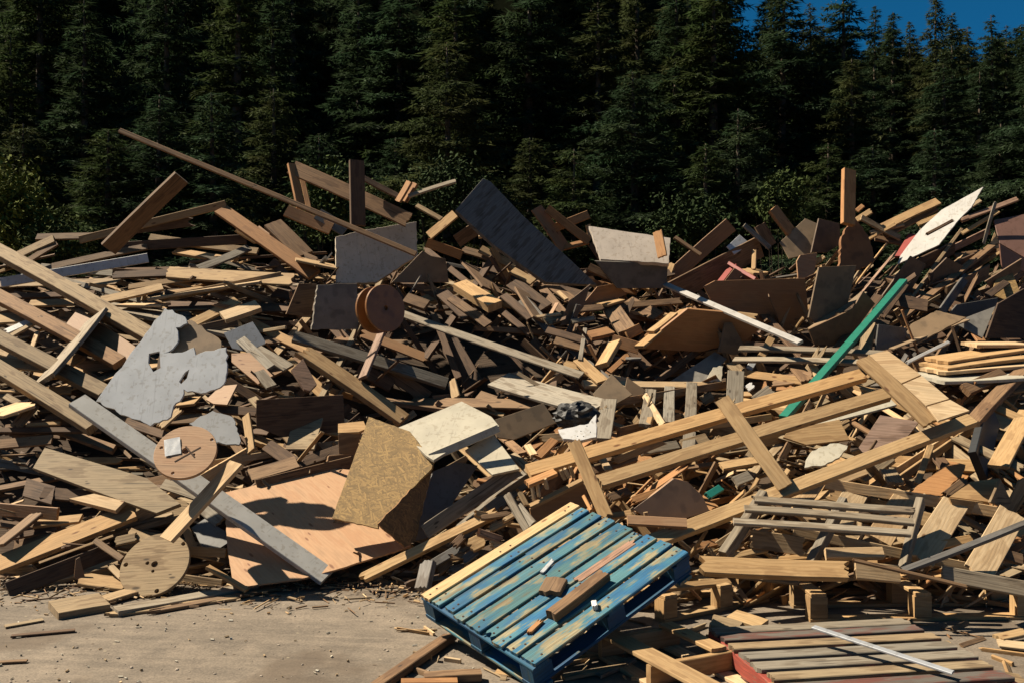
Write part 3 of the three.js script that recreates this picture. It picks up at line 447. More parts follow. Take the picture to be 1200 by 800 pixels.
B(222, 645, 264, 648, 11, 'tan', { l: 0.2, h: 'f', t: 0.03 });
B(213, 612, 226, 646, 8, 'tan', { l: 0.2, h: 'l', t: 0.03 });
S([[224, 618], [240, 607], [276, 630], [256, 643], [236, 640]], 'dgy', { tilt: 55, l: 0.14 });
B(150, 622, 178, 634, 11, 'tgy', { l: 0.2, rag: 0.02 }); B(133, 634, 160, 628, 10, 'tgy', { l: 0.22, rag: 0.03 });
B(110, 632, 142, 654, 8, 'brn', { l: 0.2 });
B(126, 660, 144, 678, 8, 'pale', { l: 0.15, rag: 0.05 });
S([[86, 676], [88, 655], [93, 652], [99, 676], [94, 682]], 'pbr', { tilt: 20, yaw: 20, l: 0.15 });
B(240, 583, 258, 600, 10, 'tan', { l: 0.1, rag: 0.04 });
B(190, 566, 238, 582, 13, 'gry', { l: 0.12 }); B(236, 594, 258, 612, 14, 'gry', { l: 0.14 });
B(-5, 612, 78, 622, 8, 'brn', { l: 0.05 }); B(0, 630, 70, 618, 7, 'dk', { l: 0.05 }); B(15, 640, 64, 630, 14, 'brn', { l: 0.05 });
B(28, 570, 62, 580, 22, 'dk', { l: 0.05, skew: 0.6 }); B(48, 576, 120, 582, 14, 'dk', { l: 0.06 });
B(12, 744, 88, 737, 2.5, 'dk', { d1: 5.6, d2: 5.7, h: 'u', t: 0.012, label: 'thin dark stick lying on bare ground at the far left' });
B(5, 733, 50, 725, 3, 'tgy', { d1: 5.78, d2: 5.92, h: 'u', t: 0.01 });
B(-3, 775, 32, 773, 2.5, 'brn', { d1: 5.11, d2: 5.13, h: 'u', t: 0.01 });
B(437, 803, 528, 741, 9, 'brn', { d1: 4.7, d2: 5.55, h: [-.3, .8, .5], t: 0.04, label: 'narrow brown stick on the ground left of the blue pallet' });
B(497, 790, 564, 786, 7, 'brn', { d1: 4.86, d2: 4.9, h: 'u', t: 0.045, k: 1.3 });
B(470, 797, 536, 796, 6, 'org', { d1: 4.72, d2: 4.76, h: 'u', t: 0.03 });
// --- plywood sheet on the ground and strand board above it
S([[262, 577], [385, 548], [432, 552], [482, 640], [392, 668], [354, 678], [273, 689], [266, 640]], 'ply', { yaw: 6, tilt: 60, d: 6.95, t: 0.012, rough: 0.003, label: 'big pinkish plywood sheet lying on the slope at the foot of the heap', k: 1.0, grain: 0.9 });
const osbBase = at(440, 640, 6.75);
{ const g = frame('strand_board', 'folded strand board panel standing above the plywood sheet', 'strand board', osbBase, 'broken sheets and panels');
  PS(g, 'board_face', [[389, 607], [432, 488], [480, 505], [508, 541], [506, 549], [443, 613], [443, 619]], 'osb', { yaw: -18, tilt: 30, d: 6.9, t: 0.018, rough: 0.003, k: 1.1, grain: 0.3 });
  PS(g, 'broken_flap', [[443, 613], [507, 546], [487, 632], [474, 641]], 'osd', { yaw: 30, tilt: 18, d: 6.72, t: 0.018, rough: 0.006, k: 1, grain: 1.2 }); done(g); }
{ const g = frame('broken_cabinet', 'broken cream-painted cabinet lying next to the strand board', 'cabinet', at(530, 640, 6.9));
  PS(g, 'top_panel', [[466, 501], [541, 470], [576, 488], [585, 499], [526, 528], [508, 539], [500, 534]], 'cream', { yaw: -5, tilt: 62, d: 7.1, t: 0.02, k: 0.95 });
  PB(g, 'rail', 503, 536, 585, 501, 10, 'cream', { d1: 6.86, d2: 7.0, t: 0.04, h: 'f', k: 0.95 });
  PS(g, 'side_panel', [[545, 527], [577, 507], [609, 549], [577, 556]], 'cream', { yaw: 0, tilt: 55, d: 7.0, t: 0.018 });
  PS(g, 'back_panel', [[484, 634], [507, 552], [534, 541], [560, 545], [530, 590], [508, 628]], 'dgy', { yaw: 25, tilt: 20, d: 7.05, t: 0.015, k: 1.2 }); done(g); }
B(498, 623, 606, 549, 18, 'gry', { d1: 6.7, d2: 6.95, t: 0.03, h: [0.5, 0.45, 0.74], k: 0.8, label: 'wide grey board propped in front of the broken cabinet' });
B(419, 678, 583, 598, 10, 'tan', { d1: 6.55, d2: 6.75, t: 0.045, h: [0.1, 0.75, 0.65], k: 1.15, label: 'clean tan batten with its end on the ground left of the blue pallet' });
B(300, 569, 413, 541, 15, 'brn', { l: 0.15, t: 0.05, h: 'f' }); B(292, 556, 348, 540, 14, 'brn', { l: 0.1, h: 't' });
B(383, 540, 425, 536, 13, 'brn', { l: 0.2, h: 'f', t: 0.05 }); B(340, 545, 400, 525, 12, 'dk', { l: 0.08 });
B(312, 520, 350, 545, 16, 'dk', { l: 0.05 });
{ const g = frame('wooden_crate_corner', 'corner of a small brown crate left of the strand board', 'crate', at(410, 530, 7.2)); PS(g, 'top_board', [[396, 496], [426, 493], [430, 502], [420, 506], [396, 507]], 'tan', { tilt: 60, d: 7.25, k: .8 }); PS(g, 'front_board', [[396, 508], [424, 506], [416, 532], [397, 532]], 'brn', { tilt: 0, d: 7.2, yaw: 10 }); done(g); }
S([[334, 526], [348, 474], [381, 479], [368, 526]], 'tgy', { yaw: -12, tilt: 50, l: 0.12, t: 0.02, name: 'wooden_board', cat: 'board', k: 1.1 });
B(376, 502, 398, 506, 9, 'tan', { l: 0.06 });
S([[300, 468], [402, 462], [404, 505], [330, 512], [300, 500]], 'dk', { yaw: 15, tilt: 5, l: -0.05, name: 'wooden_board', cat: 'board' });
// --- centre left
S([[365, 386], [372, 334], [418, 332], [420, 386]], 'mgy', { yaw: 32, tilt: 2, l: 0.14, t: 0.03, rough: 0.006, k: 1.05, label: 'square grey fibreboard beside the orange cable reel' });
S([[335, 368], [350, 332], [371, 333], [364, 372]], 'brn', { yaw: 25, tilt: 0, l: 0.1, t: 0.03, name: 'wooden_board', cat: 'board' });
B(457, 363, 424, 441, 7, 'pink', { l: 0.32, h: 'l', t: 0.03, k: 1.2 });
B(344, 393, 524, 448, 12, 'gry', { l: 0.2, t: 0.05, k: 0.8 });
B(352, 407, 474, 490, 15, 'tan', { l: 0.34, h: 't', t: 0.06, rag: 0.12, rag2: 0, label: 'tan timber with a splintered upper end below the orange reel' });
S([[341, 433], [355, 420], [371, 450], [363, 458], [356, 456]], 'pink', { yaw: 20, tilt: 35, l: 0.14, t: 0.03 });
B(300, 408, 338, 430, 12, 'gry', { l: 0.14, h: 't' }); B(303, 434, 318, 452, 12, 'gry', { l: 0.16, h: 't' });
B(464, 364, 682, 439, 8, 'gry', { l: 0.22, h: 't', t: 0.02, k: 1.3, label: 'long pale grey board above the dark hollow in the middle' });
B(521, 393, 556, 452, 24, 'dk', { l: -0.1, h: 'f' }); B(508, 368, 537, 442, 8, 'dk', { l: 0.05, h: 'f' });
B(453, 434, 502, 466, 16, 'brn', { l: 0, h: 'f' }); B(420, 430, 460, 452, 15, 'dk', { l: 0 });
B(507, 470, 545, 466, 14, 'brn', { l: 0.1, h: 'f', t: 0.05 }); B(528, 444, 534, 466, 10, 'pale', { l: 0.18, h: 'l' });
B(545, 472, 592, 486, 5, 'tan', { l: 0.2 }); B(560, 462, 600, 475, 12, 'brn', { l: 0.1 });
S([[575, 493], [637, 472], [652, 495], [602, 515], [582, 512]], 'mdf', { yaw: 12, tilt: 30, l: 0.14, label: 'brown fibreboard left of the black plastic bag' });
B(584, 443, 702, 476, 21, 'gry', { l: 0.18, h: 't', t: 0.03, k: 1.25, label: 'wide pale grey plank above the black plastic bag' });
B(586, 448, 612, 440, 14, 'gry', { l: 0.1 });
// foam slab and neighbours
S([[393, 278], [420, 271], [450, 266], [488, 260], [489, 300], [440, 331], [394, 332]], 'foam', { yaw: 14, tilt: 10, l: 0.1, t: 0.10, rough: 0.005, k: 1.0, label: 'thick off-white foam slab with crumbling edges at the top of the heap' });
S([[459, 331], [495, 294], [505, 300], [522, 303], [526, 331]], 'mdf', { yaw: 25, tilt: 8, l: 0.14 });
B(341, 195, 480, 258, 17, 'brn', { l: 0.1, d1: 10.3, d2: 10.1, h: [0.3, 0.35, 0.85], k: 1.2, label: 'broad brown plank slanting behind the dark upright post' });
B(342, 191, 353, 243, 9, 'org', { d1: 10.3, d2: 10.1, h: 'r', t: 0.04 }); B(353, 206, 362, 246, 6, 'org', { d1: 10.35, d2: 10.2, h: 'f' });
B(418.5, 187, 420, 264, 17, 'dk', { d1: 9.9, d2: 9.8, t: 0.05, h: [0.45, 0, 0.9], twist: 0, bow: 0, label: 'dark upright post standing at the left summit', name: 'wooden_post', cat: 'post', k: 1.1 });
B(426, 208, 476, 234, 6, 'dk', { d1: 10.2, d2: 10.2 }); B(488, 240, 517, 256, 5, 'tgy', { d1: 10.2, d2: 10.1 });
B(465, 236, 479, 212, 6, 'org', { d1: 10, d2: 10, h: 'l' }); B(473, 236, 486, 214, 6, 'org', { d1: 10.05, d2: 10.05, h: 'l', k: .8 });
B(478, 229, 534, 211, 4, 'gry', { d1: 10, d2: 10 });
B(319, 260, 357, 298, 19, 'brn', { l: 0.1, h: 'r', t: 0.04 }); B(335, 246, 388, 268, 14, 'pbr', { l: 0.05, h: 'r' });
B(372, 250, 405, 270, 14, 'dgy', { l: 0, h: 'r' });
B(346, 302, 393, 312, 9, 'tan', { l: 0.25, h: 'u', skew: 0.4 }); B(330, 288, 372, 306, 8, 'brn', { l: 0.08, h: 'f' });
B(300, 268, 345, 302, 10, 'pbr', { l: 0.05, h: 'f' });
S([[534, 246], [566, 209], [575, 213], [612, 252], [700, 334], [640, 331], [577, 286]], 'slate', { yaw: 22, tilt: 22, d: 10.1, t: 0.05, name: 'wooden_door_leaf', cat: 'door', label: 'big dark grey board slanting at the middle of the crest', grain: -0.75, k: 1.3 });
B(535, 283, 573, 258, 16, 'brn', { l: 0.16, h: 'r', t: 0.02 }); B(502, 276, 533, 250, 10, 'tan', { l: 0.15 }); B(500, 284, 541, 299, 11, 'org', { l: 0.14, h: 'f' });
B(540, 291, 602, 310, 8, 'brn', { l: 0.1 }); B(563, 291, 604, 312, 9, 'tan', { l: 0.14, k: .85 }); B(560, 276, 588, 272, 5, 'pale', { l: 0.12 });
B(539, 330, 580, 355, 13, 'tan', { l: 0.28, h: 't', t: 0.09, k: 1.15, label: 'short bright block of tan timber pointing out of the upper heap' });
B(475, 348, 500, 357, 12, 'brn', { l: 0.1, t: 0.05 }); B(515, 340, 550, 372, 14, 'dk', { l: 0.05 }); B(552, 310, 578, 340, 12, 'brn', { l: 0.06, h: 'r' });
B(528, 348, 572, 380, 10, 'brn', { l: 0.08 });
// --- crest, middle
B(629, 243, 663, 292, 13, 'pbr', { l: 0.1, h: 'r', k: .9 }); B(641, 244, 691, 283, 10, 'org', { l: 0.16, h: 'f', t: 0.03 }); B(692, 284, 727, 335, 8, 'dk', { l: 0.2, h: 'f', t: 0.03 });
B(640, 271, 690, 251, 10, 'org', { l: 0.08, h: 'f' }); B(650, 292, 690, 282, 6, 'org', { l: 0.1 }); B(689, 262, 693, 280, 6, 'tan', { l: 0.1 });
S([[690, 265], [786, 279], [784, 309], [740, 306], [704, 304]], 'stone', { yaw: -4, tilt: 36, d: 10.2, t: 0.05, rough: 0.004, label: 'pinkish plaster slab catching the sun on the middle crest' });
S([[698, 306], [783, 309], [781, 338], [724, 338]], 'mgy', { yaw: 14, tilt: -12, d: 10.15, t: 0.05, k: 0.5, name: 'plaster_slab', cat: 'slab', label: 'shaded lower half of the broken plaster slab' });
B(706, 322, 748, 334, 12, 'dk', { l: 0.2 }); B(690, 312, 722, 328, 9, 'brn', { l: 0.24, h: 'r' }); B(740, 330, 790, 318, 8, 'dk', { l: 0.2 });
B(770, 270, 776, 301, 11, 'org', { l: 0.25, h: 'l', k: 1.1, d1: 9.95, d2: 9.8 }); B(728, 308, 746, 339, 5, 'tan', { l: 0.25, t: 0.03 });
B(752, 338, 765, 310, 8, 'brn', { l: 0.15 }); B(776, 330, 785, 306, 14, 'tan', { l: 0.15, h: 'l' }); B(757, 338, 766, 324, 8, 'tan', { l: 0.2 });
B(780, 332, 857, 263, 18, 'pbr', { l: 0.14, h: [0.35, 0.25, 0.9], bow: -0.05, label: 'long bent strip of brown plywood rising to the crest' });
B(788, 343, 892, 289, 25, 'brn', { l: 0.05, h: [0.35, -0.1, 0.9] });
B(791, 277, 822, 298, 4, 'brn', { d1: 10.3, d2: 10.2 }); S([[852, 289], [867, 275], [880, 286], [861, 298]], 'wht', { yaw: 10, tilt: 25, l: 0.1 });
B(873, 263, 903, 290, 5, 'gry', { l: 0.18 }); B(891, 263, 905, 288, 13, 'brn', { l: 0.1, t: 0.05, h: 'f' });
{ const g = frame('broken_frame_corner', 'red-painted frame corner poking out above the brown panel', 'frame', at(865, 330, 9.6)); PB(g, 'rail', 842, 332, 860, 309, 6, 'red', { l: 0.18, h: 'l', t: 0.04 }); PB(g, 'rail', 861, 310, 893, 329, 5, 'red', { l: 0.18, h: 'r', t: 0.04 }); PS(g, 'infill', [[861, 314], [888, 330], [848, 331]], 'pbr', { yaw: 0, tilt: 5, l: 0.14 }); done(g); }
B(884, 292, 883, 316, 5, 'tan', { l: 0.2, h: 'l' }); B(872, 314, 894, 320, 8, 'tan', { l: 0.18, h: 'u', rag: 0.05 });
// --- big brown panels
S([[825, 336], [838, 329], [944, 326], [948, 372], [930, 388], [850, 384]], 'pbr', { yaw: 12, tilt: -4, l: 0.2, keep: true, t: 0.018, k: 1.1, label: 'wide brown plywood panel standing under the red frame' });
S([[948, 372], [960, 313], [1004, 311], [994, 356], [962, 384]], 'mdf', { yaw: 22, tilt: 0, l: 0.14, t: 0.018, k: 0.9 });
S([[914, 284], [944, 256], [958, 262], [951, 297], [925, 303]], 'mdf', { yaw: 0, tilt: 22, l: 0.1, k: 1.2, label: 'light brown fibreboard left of the tall orange post' });
S([[951, 296], [960, 256], [984, 262], [986, 286], [970, 296]], 'mdk', { yaw: 25, tilt: 5, l: 0.12 });
S([[984, 318], [986, 280], [1000, 252], [1018, 276], [1026, 305], [1008, 316]], 'rust', { yaw: 6, tilt: 12, l: 0.2, t: 0.05, rough: 0.01, name: 'fibre_mat', cat: 'mat', label: 'ragged rust-brown fibre mat hanging below the tall orange post' });
S([[934, 306], [938, 299], [958, 296], [955, 320], [936, 330]], 'ply', { yaw: 18, tilt: 12, l: 0.16, k: 0.9 });
B(997, 198, 996, 262, 14, 'org', { d1: 10.3, d2: 10.1, t: 0.06, h: [0.25, 0.1, 0.95], twist: 0, bow: 0, name: 'wooden_post', cat: 'post', label: 'tall orange-brown post standing up on the right crest', k: 1.15 });
B(907, 243, 929, 272, 11, 'org', { l: 0.08, h: 'r', t: 0.04 }); B(1004, 247, 1012, 240, 5, 'org', {});
B(840, 345, 862, 352, 20, 'brn', { l: 0.2, h: 'f' }); B(1030, 268, 1100, 235, 9, 'tan', { l: 0.16, h: 'l' }); B(1036, 276, 1098, 243, 7, 'brn', { l: 0.14 }); B(1010, 254, 1056, 278, 6, 'tgy', { l: 0.2 });
B(1020, 272, 1060, 262, 4, 'pale', { l: 0.18 }); B(1017, 280, 1050, 262, 4, 'tan', { l: 0.2 }); B(1026, 278, 1058, 284, 6, 'brn', { l: 0.15 }); B(1000, 260, 1022, 246, 6, 'tan', { l: 0.14 }); B(1080, 269, 1127, 244, 6, 'tgy', { l: 0.1 }); B(1076, 262, 1110, 248, 5, 'tan', { l: 0.1 }); B(1126, 258, 1194, 232, 5, 'pink', { l: 0.08, k: 1.2 }); B(1128, 273, 1171, 247, 4, 'tan', { l: 0.1 }); B(1130, 246, 1150, 234, 4, 'pale', { l: 0.05 });
B(1168, 235, 1153, 287, 4, 'gry', { l: 0.2 }); B(1054, 300, 1070, 274, 9, 'red', { l: 0.2, h: 'l', k: 1.2 });
S([[1052, 310], [1056, 299], [1078, 270], [1104, 246], [1153, 219], [1139, 243], [1123, 259], [1101, 287]], 'wht', { yaw: -32, tilt: 34, l: 0.32, t: 0.012, rough: 0.002, k: 1.1, label: 'bright white panel slanting up at the right crest' });
B(1086, 274, 1118, 257, 3, 'dk', { d1: 9.35, d2: 9.45 });
{ const g = frame('upholstered_box', 'reddish-brown upholstered box at the right picture edge', 'box', at(1186, 315, 9.9)); PS(g, 'front_cover', [[1165, 258], [1201, 251], [1206, 252], [1203, 303], [1172, 285]], 'hide', { yaw: -12, tilt: 28, l: 0.2, t: 0.02 }); PS(g, 'lower_cover', [[1172, 286], [1203, 304], [1203, 318], [1175, 316]], 'hide', { yaw: 0, tilt: -5, l: 0.2, t: 0.02, k: 0.9 }); PS(g, 'side_board', [[1160, 288], [1166, 272], [1175, 290], [1162, 292]], 'pale', { yaw: -20, tilt: 10, l: 0.2 }); done(g); }
S([[1162, 345], [1168, 325], [1184, 312], [1196, 342], [1180, 352]], 'osb', { yaw: -10, tilt: 35, l: 0.2, label: 'small tan strand board scrap below the upholstered box', k: 1.1 });
B(1158, 346, 1186, 326, 8, 'dk', { l: 0.3 }); B(1090, 330, 1165, 296, 16, 'dk', { l: 0.05, h: 'd' }); B(1110, 345, 1160, 318, 14, 'brn', { l: 0.02, h: 'd' }); B(1062, 318, 1120, 290, 14, 'dk', { l: 0.02, h: 'd' }); B(1120, 300, 1175, 292, 7, 'brn', { l: 0.1 });
S([[1155, 330], [1198, 303], [1196, 318], [1165, 340]], 'mdk', { yaw: 10, tilt: -15, l: 0.22 });
// dark panels right of the green pole
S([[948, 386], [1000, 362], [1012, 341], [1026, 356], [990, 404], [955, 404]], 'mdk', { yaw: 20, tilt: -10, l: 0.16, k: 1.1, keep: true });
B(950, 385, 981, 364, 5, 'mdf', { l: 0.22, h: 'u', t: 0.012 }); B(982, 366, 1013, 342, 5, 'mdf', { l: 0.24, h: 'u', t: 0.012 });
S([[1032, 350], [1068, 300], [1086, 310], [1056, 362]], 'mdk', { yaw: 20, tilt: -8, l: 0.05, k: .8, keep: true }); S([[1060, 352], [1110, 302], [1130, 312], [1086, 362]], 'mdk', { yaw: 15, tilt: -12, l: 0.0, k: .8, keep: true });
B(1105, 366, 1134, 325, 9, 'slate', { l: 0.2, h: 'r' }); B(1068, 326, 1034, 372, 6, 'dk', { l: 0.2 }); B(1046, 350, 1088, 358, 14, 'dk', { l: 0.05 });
S([[1060, 393], [1068, 380], [1098, 364], [1133, 372], [1076, 402]], 'mdf', { yaw: -6, tilt: 42, l: 0.26, t: 0.014, rough: 0.004, k: 1.25, label: 'light brown fibreboard with a rounded corner above the pale planks' });
S([[1121, 380], [1133, 372], [1167, 359], [1152, 396]], 'mgy', { yaw: -5, tilt: 35, l: 0.2, k: 1.15, label: 'grey pointed fibreboard above the stacked pale planks' });
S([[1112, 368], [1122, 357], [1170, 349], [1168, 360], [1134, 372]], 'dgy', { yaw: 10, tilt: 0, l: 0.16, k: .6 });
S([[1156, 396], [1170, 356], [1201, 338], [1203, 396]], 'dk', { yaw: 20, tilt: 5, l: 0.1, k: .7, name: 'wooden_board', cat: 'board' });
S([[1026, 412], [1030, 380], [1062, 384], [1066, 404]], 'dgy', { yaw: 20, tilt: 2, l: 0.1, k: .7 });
B(1045, 408, 1134, 374, 3, 'mdf', { l: 0.28, h: 'u', t: 0.012 });
B(1064, 424, 1113, 400, 4, 'wht', { l: 0.24 }); B(1074, 428, 1096, 420, 14, 'brn', { l: 0.14, t: 0.07 });
B(1019, 379, 1013, 411, 14, 'tgy', { l: 0.24, h: 'l', t: 0.04 });
// --- metal bar, green pole
B(768, 327, 938, 400, 5.5, 'metal', { l: 0.75, h: 's', t: 0.03, a: 0.6, bow: 0, twist: 0, name: 'metal_bar', cat: 'bar', label: 'straight grey metal bar lying across the brown panel' });
B(1059, 327, 918, 487, 8, 'grn', { a: 0.55, b: 0.42, t: 0.045, h: 'l', bow: 0, twist: 0, name: 'green_pole', cat: 'pole', label: 'straight green painted pole leaning on the long timber frame' });
// --- plywood underside with lit edge
S([[748, 408], [806, 362], [850, 366], [893, 384], [872, 400], [820, 412]], 'pbr', { yaw: 4, tilt: -28, l: 0.3, t: 0.03, k: 1.25, name: 'plywood_sheet', label: 'plywood sheet seen from beneath with a bright front edge' });
B(749, 405, 807, 359, 7, 'tan', { l: 0.42, h: 'l', t: 0.03 });
S([[842, 412], [850, 378], [858, 378], [874, 408], [862, 416]], 'mdf', { yaw: 25, tilt: 0, l: 0.24, k: .8 });
B(848, 366, 888, 371, 6, 'tan', { l: 0.3, h: 'f' }); B(762, 388, 790, 366, 6, 'tan', { l: 0.46, h: 'u' });
B(713, 354, 735, 386, 20, 'brn', { l: 0.24, h: 'f', t: 0.06, k: 1.1 }); B(702, 356, 722, 350, 8, 'tan', { l: 0.26, h: 'u' });
B(689, 392, 716, 386, 9, 'org', { l: 0.2, h: 't', t: 0.04 }); B(704, 426, 720, 399, 10, 'tan', { l: 0.3, h: 'l', t: 0.05 }); B(716, 398, 750, 408, 14, 'pbr', { l: 0.22, h: 'f', t: 0.03 });
B(686, 384, 680, 421, 5, 'gry', { l: 0.2 }); B(678, 420, 707, 446, 12, 'tan', { l: 0.2, h: 't' });
S([[656, 382], [668, 352], [692, 333], [684, 360], [668, 380]], 'mdk', { yaw: 20, tilt: 5, l: 0.16, k: 1.2 }); S([[680, 360], [700, 336], [722, 332], [735, 345], [700, 358]], 'pbr', { yaw: 15, tilt: 0, l: 0.14, k: 1.1 });
B(628, 371, 658, 367, 3, 'pale', { l: 0.2 }); B(640, 376, 660, 370, 10, 'tgy', { l: 0.14 }); B(676, 362, 800, 352, 7, 'brn', { l: 0.14, k: 1.2 }); B(735, 352, 772, 370, 14, 'brn', { l: 0.1 });
B(654, 341, 664, 350, 4, 'pale', { l: 0.2 }); B(670, 376, 697, 372, 5, 'gry', { l: 0.2 }); B(640, 386, 690, 400, 8, 'dk', { l: 0.16 });
B(735, 392, 752, 384, 12, 'org', { l: 0.24, h: 'f' }); B(745, 340, 770, 322, 6, 'brn', { l: 0.12 }); B(700, 338, 716, 330, 5, 'org', { l: 0.12 });
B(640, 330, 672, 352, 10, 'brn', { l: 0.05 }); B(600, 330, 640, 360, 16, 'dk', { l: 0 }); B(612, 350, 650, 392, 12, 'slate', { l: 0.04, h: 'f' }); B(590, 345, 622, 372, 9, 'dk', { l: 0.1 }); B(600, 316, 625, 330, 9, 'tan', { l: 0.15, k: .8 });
B(612, 340, 634, 375, 10, 'brn', { l: 0.1, h: 'r' }); B(650, 398, 700, 412, 9, 'brn', { l: 0.1 }); B(660, 425, 692, 432, 8, 'tan', { l: 0.1 }); B(740, 410, 760, 430, 10, 'dk', { l: 0.02 });
// --- fence slats behind the long timbers
{ const g = frame('slatted_fence_panel', 'piece of fence with weathered grey slats behind the long timbers', 'fence', at(785, 520, 7.5));
  for (const [a, b, c, d, w] of [[714, 467, 706, 513, 19], [763, 455, 756, 497, 14], [785, 452, 784, 494, 13], [811, 447, 807, 527, 14], [863, 434, 861, 472, 20]]) PB(g, 'slat', a, b, c, d, w, 'gry', { l: 0.3, h: [-0.12, 0.55, 0.8], t: 0.03, k: 0.85 });
  PB(g, 'rail', 718, 472, 852, 450, 9, 'brn', { l: 0.1, h: 'f', t: 0.04, k: 1.3 }); PB(g, 'rail', 726, 510, 800, 492, 18, 'brn', { l: 0.06, h: 'f', t: 0.03, k: 1.2 }); done(g); }
B(684, 448, 850, 450, 7, 'pale', { l: 0.1, h: 't', t: 0.04, k: .95 });
S([[695, 461], [717, 438], [741, 462], [720, 474], [704, 474]], 'mdf', { yaw: 0, tilt: 34, l: 0.24 }); S([[730, 466], [735, 442], [757, 457], [748, 470]], 'mdf', { yaw: 6, tilt: 30, l: 0.22, k: .9 });
B(755, 462, 776, 497, 8, 'pale', { l: 0.34, h: 'l', t: 0.03 });
S([[785, 447], [838, 412], [852, 420], [826, 448]], 'mgy', { yaw: 0, tilt: 45, l: 0.1, k: .85 });
S([[826, 447], [836, 430], [848, 428], [846, 446]], 'cream', { yaw: -10, tilt: 30, l: 0.2, rough: 0.01 }); B(874, 456, 884, 449, 8, 'wht', { l: 0.24, rag: .03 }); B(878, 432, 884, 422, 8, 'wht', { l: 0.2 });
B(866, 407, 1036, 413, 5, 'gry', { l: 0.3, h: 't', t: 0.03 }); B(860, 420, 1006, 423, 5, 'gry', { l: 0.32, h: 't', t: 0.03 }); B(857, 424, 874, 441, 12, 'tgy', { l: 0.2 }); B(862, 436, 948, 447, 9, 'tan', { l: 0.16, h: 'f' }); B(893, 417, 905, 395, 9, 'tan', { l: 0.28 }); B(930, 424, 948, 446, 14, 'brn', { l: 0.2, h: 'f' }); B(905, 446, 952, 440, 12, 'brn', { l: 0.2 }); B(940, 412, 990, 417, 8, 'tan', { l: 0.2 }); B(952, 425, 962, 445, 8, 'pale', { l: 0.2 }); B(885, 470, 905, 455, 14, 'gry', { l: 0.15 }); B(822, 470, 836, 462, 12, 'tgy', { l: 0.2 });
// black bag and holed white board
{ const ge = new THREE.IcosahedronGeometry(0.17, 5), p = ge.attributes.position, o = V(0, 0, 0); for (let i = 0; i < p.count; i++) { o.fromBufferAttribute(p, i); const n = o.clone().normalize(), k = 0.72 + 0.5 * Math.abs(vnoise(n.x * 4 + 20, n.y * 4 + n.z * 3 + 20, 99, 99, 3) - 0.5) + 0.22 * Math.abs(vnoise(n.x * 9 + 30, n.y * 9 - n.z * 7 + 50, 99, 99, 8) - 0.5); o.multiplyScalar(k); p.setXYZ(i, o.x * 1.15, o.y * 0.75, o.z * 0.8); } ge.computeVertexNormals(); tinted(ge, [1, 1, 1]); const m = new THREE.Mesh(ge, M.blk); m.position.copy(at(676, 487, 7.2)); addThing(m, 'plastic_bag', 'crumpled black plastic bag above the white holed board', 'bag'); }
S([[654, 503], [690, 496], [699, 485], [699, 512], [680, 516], [660, 514]], 'wht', { yaw: -15, tilt: 40, d: 6.98, t: 0.03, rough: 0.005, holes: [[681, 505], [688, 499], [692, 506], [684, 511], [694, 494], [677, 511]].map(([x, y]) => [[x - 1.3, y], [x, y - 1.1], [x + 1.3, y], [x, y + 1.1]]), k: 1.05, label: 'white board riddled with small holes under the black bag' });
// --- the long timber frame
{ const g = frame('timber_frame', 'long frame of tan timbers with cross boards reaching over the right slope', 'frame', at(880, 560, 6.6));
  PB(g, 'beam', 619, 550, 1012, 437, 14, 'tan', { d1: 6.45, d2: 7.25, h: [-0.35, 0.62, 0.7], t: 0.05, k: 1.1, bow: 0 }); PB(g, 'beam', 701, 563, 1042, 459, 14, 'tan', { d1: 6.4, d2: 7.1, h: [-0.35, 0.62, 0.7], t: 0.05, k: 1.1, bow: 0 }); PB(g, 'beam', 762, 633, 1141, 489, 15, 'tan', { d1: 6.0, d2: 6.9, h: [-0.35, 0.62, 0.7], t: 0.05, k: 1.1, bow: 0 });
  PB(g, 'cross_board', 671, 514, 711, 606, 16, 'tan', { d1: 6.42, d2: 6.1, h: [-0.3, 0.6, 0.74], t: 0.022, k: 0.9 }); PB(g, 'cross_board', 846, 466, 921, 570, 18, 'tan', { d1: 6.75, d2: 6.3, h: [-0.3, 0.6, 0.74], t: 0.022, k: 0.9 });
  PB(g, 'cross_board', 1010, 418, 1093, 496, 17, 'tan', { d1: 7.1, d2: 6.62, h: [-0.25, 0.75, 0.6], t: 0.03, k: 0.85, rag: .02 });
  PS(g, 'gusset_sheet', [[1018, 416], [1040, 410], [1080, 439], [1057, 449]], 'pale', { yaw: -14, tilt: 46, ref: [1060, 452, 6.86], t: 0.015, k: 0.95 }); PS(g, 'gusset_sheet', [[1058, 450], [1081, 440], [1113, 467], [1086, 475]], 'pale', { yaw: -14, tilt: 46, ref: [1060, 452, 6.86], t: 0.015, k: 0.95 }); PS(g, 'gusset_sheet', [[1087, 476], [1114, 468], [1137, 481], [1100, 493]], 'pale', { yaw: -14, tilt: 46, ref: [1060, 452, 6.86], t: 0.015 }); done(g); }
B(640, 546, 700, 535, 8, 'tan', { l: 0.3 }); B(718, 541, 782, 515, 9, 'tan', { l: 0.34, h: 'f', t: 0.03, k: .9 }); B(704, 533, 714, 550, 8, 'pale', { l: 0.45 }); B(690, 552, 745, 535, 9, 'brn', { l: 0.3 }); B(750, 528, 795, 520, 10, 'gry', { l: 0.2 });
B(820, 500, 905, 488, 8, 'tan', { l: 0.3, h: 'f' }); B(800, 520, 830, 512, 12, 'tgy', { l: 0.2 });
B(940, 497, 1047, 470, 10, 'cream', { l: 0.2, h: 't', t: 0.02 });
S([[918, 512], [925, 503], [984, 491], [996, 515], [945, 521]], 'tan', { yaw: 0, tilt: 40, l: 0.14, name: 'wooden_board', cat: 'board' });
